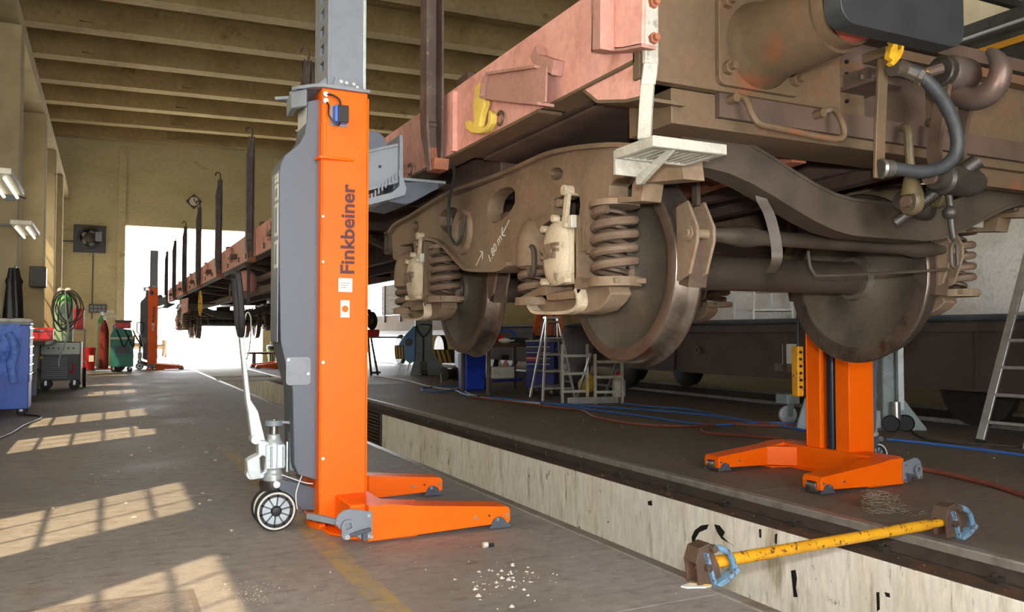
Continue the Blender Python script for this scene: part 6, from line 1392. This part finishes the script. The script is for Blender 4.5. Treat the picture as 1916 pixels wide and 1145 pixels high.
o_ = put('fire_extinguisher', 'small white and red canister behind the work platform', 'canister', MB().lathe([(0.10,0),(0.11,0.03),(0.11,0.26),(0.07,0.31),(0.03,0.33)],(0,0,0),(0,0,1),18), 1158, 742, 0, M['white']); MB().lathe([(0.06,0.31),(0.06,0.40),(0.02,0.42)],(0,0,0),(0,0,1),14).build('cap', M['red'], o_)
# ------- worker seen from behind, beyond the navy cabinet
def worker():
    q = atZ(1046, 730); px_, py_ = q.x + 0.25, q.y + 0.85
    t = thing('person', 'person in orange shirt and navy overalls, back turned, behind the ladder', 'person', (px_, py_, 0), -YAW)
    me = bpy.data.meshes.new('body')
    V = [(0,0,0.92),(0,0.02,1.12),(0,0.0,1.32),(0,0.03,1.46),(0,0.05,1.56),(0,0.06,1.68),
         (-0.19,0.02,1.40),(-0.26,0.0,1.15),(-0.22,0.16,0.98),(-0.18,0.26,0.96),
         (0.19,0.02,1.40),(0.26,0.0,1.15),(0.22,0.16,0.98),(0.18,0.26,0.96),
         (-0.10,0,0.86),(-0.11,0.02,0.48),(-0.11,-0.02,0.09),(-0.11,0.12,0.04),(0.10,0,0.86),(0.11,0.02,0.48),(0.11,-0.02,0.09),(0.11,0.12,0.04)]
    E = [(0,1),(1,2),(2,3),(3,4),(4,5),(3,6),(6,7),(7,8),(8,9),(3,10),(10,11),(11,12),(12,13),(0,14),(14,15),(15,16),(16,17),(0,18),(18,19),(19,20),(20,21)]
    R_ = [(.16,.12),(.155,.12),(.185,.13),(.12,.09),(.06,.06),(.085,.10),(.075,.075),(.058,.058),(.045,.045),(.035,.03),(.075,.075),(.058,.058),(.045,.045),(.035,.03),(.10,.10),(.075,.08),(.05,.055),(.045,.035),(.10,.10),(.075,.08),(.05,.055),(.045,.035)]
    me.from_pydata(V, E, []); o = bpy.data.objects.new('body', me); col.objects.link(o); o.parent = t
    o.modifiers.new('skin', 'SKIN'); o.modifiers.new('subdivision', 'SUBSURF').levels = 2; o.modifiers['subdivision'].render_levels = 2
    for i, r in enumerate(R_): me.skin_vertices[0].data[i].radius = r
    me.skin_vertices[0].data[0].use_root = True
    # body material: shirt above the waist, overalls below, skin at neck and hands by height
    m = bpy.data.materials.new('work_clothes'); m.use_nodes = True; N = m.node_tree.nodes; L = m.node_tree.links; b = N['Principled BSDF']; b.inputs['Roughness'].default_value = 0.8
    tcn = N.new('ShaderNodeTexCoord'); sx = N.new('ShaderNodeSeparateXYZ'); L.new(tcn.outputs['Object'], sx.inputs[0])
    cr_ = N.new('ShaderNodeValToRGB'); mr = N.new('ShaderNodeMapRange'); L.new(sx.outputs[2], mr.inputs[0]); mr.inputs[2].default_value = 2.0; L.new(mr.outputs[0], cr_.inputs[0])
    cr_.color_ramp.interpolation = 'CONSTANT'; el = cr_.color_ramp.elements
    el[0].position = 0; el[0].color = lin('202020'); el[1].position = 0.06; el[1].color = lin('27305a')
    for pos, c_ in ((0.50, 'ee7a3c'), (0.755, 'c98f72')): e = el.new(pos); e.color = lin(c_)
    L.new(cr_.outputs[0], b.inputs['Base Color']); me.materials.append(m)
    MB().ell((0,0.04,1.76),(0.09,0.11,0.07)).build('hair', M['grease'], t)
    for s in (-1, 1): MB().strap(cat([(s*0.07,-0.155,1.0),(s*0.08,-0.165,1.2),(s*0.10,-0.10,1.40),(s*0.10,0.0,1.46)],4), 0.04, 0.008, (1,0,0)).build('brace_strap', M['blue_steel'], t)
    for s in (-1, 1):
        for i in range(4): MB().tube([(s*(0.17-0.012*i), 0.27, 0.97-0.012*i), (s*(0.15-0.012*i), 0.32, 0.96-0.012*i), (s*(0.13-0.012*i), 0.335, 0.935-0.01*i)], 0.009, 6).build('finger', M['skin'], t)
        MB().tube([(s*0.19,0.255,0.985),(s*0.155,0.285,1.0),(s*0.13,0.30,0.99)],0.010,6).build('thumb', M['skin'], t)
worker()
# ------- hoses across the right floor
def hose(pts, m_, r, lab, nm='air_hose'):
    tag(MB().tube(cat([atZ(u, v, r + 0.001) for u, v in pts], 8), r, 8).build(nm, m_), lab, 'hose' if 'hose' in nm else 'cable')
hose([(700,703),(760,712),(800,722),(840,728),(862,726),(880,738),(930,748),(1010,755)], M['cable_w'], 0.014, 'white cable trailing from the trestle stand across the floor', 'white_cable')
hose([(880,722),(830,722),(788,728),(820,733),(850,730),(870,738),(900,743),(1000,752),(1140,762),(1300,774),(1420,790),(1510,806)], M['hose_b'], 0.014, 'blue air hose looping beside the blue bin')
hose([(868,735),(940,745),(1030,756),(1120,768),(1200,778),(1280,790),(1345,795),(1420,791),(1500,793)], M['hose_b'], 0.014, 'longer blue air hose beside the red-brown hose')
hose([(1150,752),(1210,760),(1290,766),(1370,783)], M['hose_b'], 0.012, 'short blue air hose right of the work platform')
hose([(880,742),(960,752),(1040,762),(1090,768),(1115,780),(1180,792),(1260,797),(1330,795),(1400,790),(1450,794),(1500,799)], M['hose_r'], 0.016, 'red-brown hose curling over the floor behind the pit')
hose([(1500,796),(1420,796),(1345,793),(1315,800),(1325,810),(1400,815),(1510,826)], M['hose_r'], 0.016, 'red-brown hose loop left of the right jack')
hose([(1680,873),(1740,880),(1800,893),(1860,908),(1940,934)], M['hose_r'], 0.018, 'red-brown hose running from the right jack to the frame edge')
hose([(1660,822),(1760,832),(1850,843),(1940,855)], M['hose_b'], 0.013, 'blue air hose right of the right jack')
hose([(1672,640),(1680,740),(1700,795),(1740,822),(1850,832),(1940,838)], M['grime'], 0.010, 'grey cable on the floor under the leaning ladder', 'grey_cable') if False else hose([(1700,800),(1735,822),(1850,832),(1940,838)], M['grime'], 0.010, 'grey cable on the floor under the leaning ladder', 'grey_cable')
# ------- grey hydraulic jack and wheel unit behind the right jack
g = atZ(1690, 808); k = mpp(g)
hj = thing('grey_lifting_jack', 'old grey lifting jack standing behind the right orange jack', 'lifting jack', (g.x, g.y, 0), -0.55)
MB().box(-30*k, 0.1, 0, 0.0, 0.4, 1.9).build('column', M['grey_jack'], hj, bevel=0.015)
MB().prism([(-10*k, 0), (52*k, 0), (50*k, 6*k), (8*k, 62*k), (-10*k, 62*k)], 'y', 0.12, 0.17).build('gusset', M['grey_jack'], hj, bevel=0.008)
MB().prism([(-190*k, 0), (-158*k, 0), (-158*k, 60*k), (-172*k, 60*k)], 'y', 0.12, 0.17).build('gusset', M['grey_jack'], hj, bevel=0.008)
MB().box(-160*k, 0.12, 0.0, -10*k, 0.3, 0.14).build('base', M['grey_jack'], hj)
MB().box(-9*k, -0.02, 40*k, 2*k, 0.05, 1.1).build('tiller', M['silver'], hj, bevel=0.006)
MB().cyl((-12*k, 0.0, 22*k), (-12*k, 0, 56*k), 8*k, n=16).build('pump', M['zinc'], hj); MB().lathe([(0.02,-0.03),(14*k,-0.03),(16*k,0),(14*k,0.03),(0.02,0.03)], (-25*k, -0.05, 16*k), (0.5,1,0), 22).build('wheel', M['rubber'], hj); MB().lathe([(0.02,-0.03),(14*k,-0.03),(16*k,0),(14*k,0.03),(0.02,0.03)], (6*k, 0.02, 16*k), (0.5,1,0), 22).build('wheel', M['rubber'], hj)
MB().box(-2*k, 0.35, 60*k, 12*k, 0.40, 1.2).build('yellow_strip', M['hazard_y'], hj)
g = atZ(1474, 793); k = mpp(g)
cs = thing('caster_unit', 'grey swivel castor of the old jack left of the right orange jack', 'castor', (g.x, g.y, 0))
MB().lathe([(0.02,-0.03),(15*k,-0.03),(17*k,-0.02),(17*k,0.02),(15*k,0.03),(0.02,0.03)], (0,0,17*k), (0.3,1,0), 24).build('wheel', M['silver'], cs)
MB().prism([(-5*k, 15*k), (5*k, 15*k), (9*k, 42*k), (-6*k, 42*k)], 'y', -0.05, -0.035).build('fork', M['grey_jack'], cs); MB().box(-14*k, -0.08, 38*k, 18*k, 0.1, 56*k).build('housing', M['grey_jack'], cs, bevel=0.01)
# yellow pendant control hung at the right jack
q = atY(1499, 695, 4.70); k = mpp(q)
pc = thing('pendant_control', 'worn yellow control pendant hanging left of the right orange jack', 'control pendant', q)
MB().box(-8*k, 0, -47*k, 8*k, 0.07, 47*k).build('case', M['yellow_chip'], pc, bevel=0.012)
for i in range(6): MB().cyl((-2*k, 0, (36-13*i)*k), (-2*k, -0.012, (36-13*i)*k), 0.011, n=10).build('button', M['black'], pc)
MB().cyl((0, 0.03, 47*k), (0, 0.03, 0.75), 0.010).build('cable', M['black'], pc); MB().box(-0.02, -0.035, 0.72, 0.02, 0.04, 0.76).build('hook', M['dark_grey'], pc)
# ------- shunting bar with clamps lying across the pit
A = atZ(1300, 1058, 0.075); B = atZ(1735, 985, 0.075)
A = Vector((XL + 0.01, A.y, 0.075)); B = Vector((XR + 0.10, B.y, 0.085))
gb = thing('track_gauge_bar', 'chipped yellow bar with blue clamp jaws laid across the pit', 'gauge bar', (A.x, A.y, 0))
dv = B - A; dr = dv.normalized(); A0 = Vector((0,0,A.z))
MB().tube([A0 - dr*0.06, A0 + dr*0.02, A0 + dv - dr*0.14, A0 + dv - dr*0.10, A0 + dv], [0.03, 0.026, 0.026, 0.02, 0.02], 16).build('bar', M['yellow_chip'], gb)
up = Vector((0,0,1))
for c0, s in ((A0 + dr*(-0.02), 1), (A0 + dv + dr*0.04, 1)):
    ax_ = dr; sdv = Vector((-dr.y, dr.x, 0))
    e_ = empty('clamp', c0, 0, gb)
    e_.rotation_euler = (0, 0, math.atan2(dr.y, dr.x))
    for y in (-0.035, 0.035): MB().prism([(-0.075, -0.07), (0.05, -0.07), (0.035, 0.0), (-0.01, 0.085), (-0.06, 0.075), (-0.085, 0.03)], 'y', y - 0.006, y + 0.006).build('cheek', M['brown_plate'], e_, bevel=0.002)
    MB().strap([(-0.085, 0, 0.02), (-0.065, 0, 0.078), (-0.01, 0, 0.09)], 0.075, 0.01, (0,1,0)).build('saddle', M['wheel_rust'], e_)
    MB().tube(cat([(-0.005, -0.05, 0.08), (0.05, -0.05, 0.065), (0.09, -0.05, 0.03), (0.11, -0.05, -0.02)], 4), 0.014, 10).build('jaw', M['blue_clamp'], e_)
    MB().strap([(0.115, -0.05, -0.02), (0.06, -0.05, -0.055), (0.0, -0.05, -0.073)], 0.05, 0.02, (0,1,0)).build('jaw_toe', M['blue_clamp'], e_, bevel=0.003)
    MB().bar((-0.045, -0.05, 0.06), (0.0, -0.05, -0.07), 0.012, 0.02, (0,1,0)).build('edge_bar', M['blue_clamp'], e_)
    MB().cyl((-0.03, -0.06, 0.0), (-0.03, 0.05, 0.0), 0.018, n=8).cyl((-0.005, -0.065, 0.075), (-0.005, 0.05, 0.075), 0.016, n=10).build('pivot_nut', M['wheel_rust'], e_, stuff=True)
# fibre clump on the floor by the bar
g = atZ(1648, 955); cl_ = MB()
for i in range(120):
    a = random.uniform(0, 2*PI); r = 0.075 + random.uniform(-0.03, 0.03); h = 0.045 + random.uniform(-0.04, 0.05)
    pts = [(g.x + (r + random.uniform(-.02,.02))*math.cos(a + 0.35*j), g.y + (r + random.uniform(-.02,.02))*math.sin(a + 0.35*j), max(0.002, h + random.uniform(-.012,.012))) for j in range(5)]
    cl_.tube(pts, 0.0018, 4)
for i in range(60):
    a = random.uniform(0, 2*PI); x, y = g.x + 0.06 + random.gauss(0, 0.09), g.y - 0.06 + random.gauss(0, 0.06)
    cl_.tube([(x, y, 0.004), (x + 0.05*math.cos(a), y + 0.05*math.sin(a), 0.012)], 0.0015, 4)
o_ = tag(cl_.build('fibre_clump', M['straw']), 'tangled pale fibre clump like a nest on the right floor', 'fibre clump'); o_['kind'] = 'stuff'
# ------- crumbs on the floor
def flakes(name, label, n, cx, cy, sx, sy, m_, smin, smax, z=0.0):
    mb = MB()
    for i in range(n):
        x, y = random.gauss(cx, sx), random.gauss(cy, sy); r = random.uniform(smin, smax)*random.choice((0.5, 0.7, 1, 1.0))
        k = random.randint(4, 6); a0 = random.uniform(0, 6); h = r*random.uniform(0.3, 0.8)
        ring = [(x + r*random.uniform(0.6, 1.1)*math.cos(a0 + 2*PI*j/k), y + r*random.uniform(0.6, 1.1)*math.sin(a0 + 2*PI*j/k), z) for j in range(k)]
        mb.add(ring + [(x + random.uniform(-.3,.3)*r, y + random.uniform(-.3,.3)*r, z + h)], [(j, (j+1) % k, k) for j in range(k)] + [tuple(range(k-1, -1, -1))])
    o = tag(mb.build(name, m_, smooth=False), label, 'debris'); o['kind'] = 'stuff'; return o
c = atZ(945, 1085)
M['plaster'] = mat('white_plaster_crumb', 'cfc9bd', 'b5ac9e', 0.9, scale=40)
flakes('plaster_crumbs', 'white plaster crumbs scattered on the floor near the orange foot', 80, c.x, c.y, 0.12, 0.12, M['plaster'], 0.002, 0.016)
flakes('paint_flakes', 'tiny pale paint flakes strewn over the left floor', 260, 0.9, 3.1, 0.8, 1.1, M['plaster'], 0.002, 0.006)
flakes('floor_litter', 'small pale litter along the left floor toward the doorway', 130, 0.6, 9, 0.7, 4, M['plaster'], 0.008, 0.026)
flakes('floor_litter', 'small pale litter on the floor right of the pit', 120, 6.0, 6.5, 1.3, 2.2, M['plaster'], 0.005, 0.016)
flakes('ledge_grit', 'dark grit and crumbs on the ledge beside the right rail', 120, 3.64, 4.0, 0.04, 2.0, M['ledge'], 0.006, 0.016, -0.112)
p = atZ(1298, 1098); o_ = MB().prism([(-0.05,0.02),(0.0,0.035),(0.03,0.0),(0.07,-0.03),(0.05,-0.045),(0.0,-0.02),(-0.04,-0.005)], 'z', 0, 0.006).build('paper_scrap', M['cloth_w']); o_.location = p; tag(o_, 'torn yellow and white scrap on the floor by the left clamp', 'scrap')
MB().prism([(0.0,0.03),(0.03,0.0),(0.068,-0.03),(0.06,-0.02),(0.03,0.015)], 'z', 0.006, 0.008).build('yellow_edge', M['hazard_y'], o_)
for i, (u, v) in enumerate(((908, 1025), (905, 1024))[:1]):
    g = atZ(u, v); o_ = MB().cyl((-0.012,0,0.014),(0.012,0,0.014),0.014,n=8).build('dropped_bolt', M['plaster']); o_.location = g; tag(o_, 'pale dropped bolt on the floor before the orange foot', 'bolt'); MB().cyl((0.012,0,0.010),(0.045,0,0.010),0.008,n=8).build('shank', M['black'], o_)
# chalky foreground smear: crumbs ground flat
c = atZ(470, 1110); flakes('chalk_smear', 'white ground-in chalk specks on the near floor', 160, c.x, c.y, 0.06, 0.09, M['plaster'], 0.0012, 0.004)
# ------- outside: flat car and buffers in the glare beyond the doorway
p = atZ(345, 655)
fc = thing('yard_wagon', 'empty flat wagon washed out by sunlight beyond the doorway', 'wagon', (1.6, 38.5, 0))
MB().box(-1.4, 0, 0.75, 1.4, 12, 0.95).build('frame', M['wag2b'], fc); MB().box(-1.4, -0.02, 0.95, 1.4, 0.1, 1.9).build('end_board', M['apron'], fc)
for x in (-0.875, 0.875): MB().lathe([(0.08,0),(0.08,0.4),(0.2,0.42),(0.2,0.46)], (x, 0, 0.9), (0,-1,0), 18).build('buffer', M['wag2b'], fc)
for y in (1.2, 3.0, 9, 10.8):
    a_ = MB().cyl((-0.8,y,0.45),(0.8,y,0.45),0.08).build('axle', M['wag2b'], fc)
    for x in (-0.75, 0.75): MB().lathe([(0.1,-0.03),(0.45,-0.03),(0.48,0.03),(0.1,0.06)], (x,y,0.45), (1,0,0), 24).build('wheel', M['wag2b'], a_)
# stool and bucket at the right jamb of the doorway
q = atZ(475, 690)
so = thing('low_trolley', 'low flat trolley on casters at the right jamb of the doorway', 'trolley', (4.4, 26.6, 0))
MB().prism(circ(0,0,0.5,0.35,24), 'z', 0.40, 0.46).build('top', M['wood_d'], so)
for a in range(4): MB().cyl((0.38*math.cos(a*PI/2+.78),0.26*math.sin(a*PI/2+.78),0.40),(0.38*math.cos(a*PI/2+.78),0.26*math.sin(a*PI/2+.78),0.06),0.03).ell((0.38*math.cos(a*PI/2+.78),0.26*math.sin(a*PI/2+.78),0.06),(0.06,0.04,0.06)).build('caster', M['black'], so)
gb_ = thing('green_bucket', 'green bucket with dark liner near the right jamb of the doorway', 'bucket', (5.1, 28.6, 0))
MB().lathe([(0.16,0),(0.18,0.02),(0.24,0.5),(0.25,0.5)], (0,0,0), (0,0,1), 20).build('tub', mat('green_tub','7d9a3a',rough=0.5), gb_); MB().lathe([(0.2,0.5),(0.25,0.5),(0.26,0.62),(0.2,0.66)], (0,0,0), (0,0,1), 20).build('liner', M['black'], gb_)
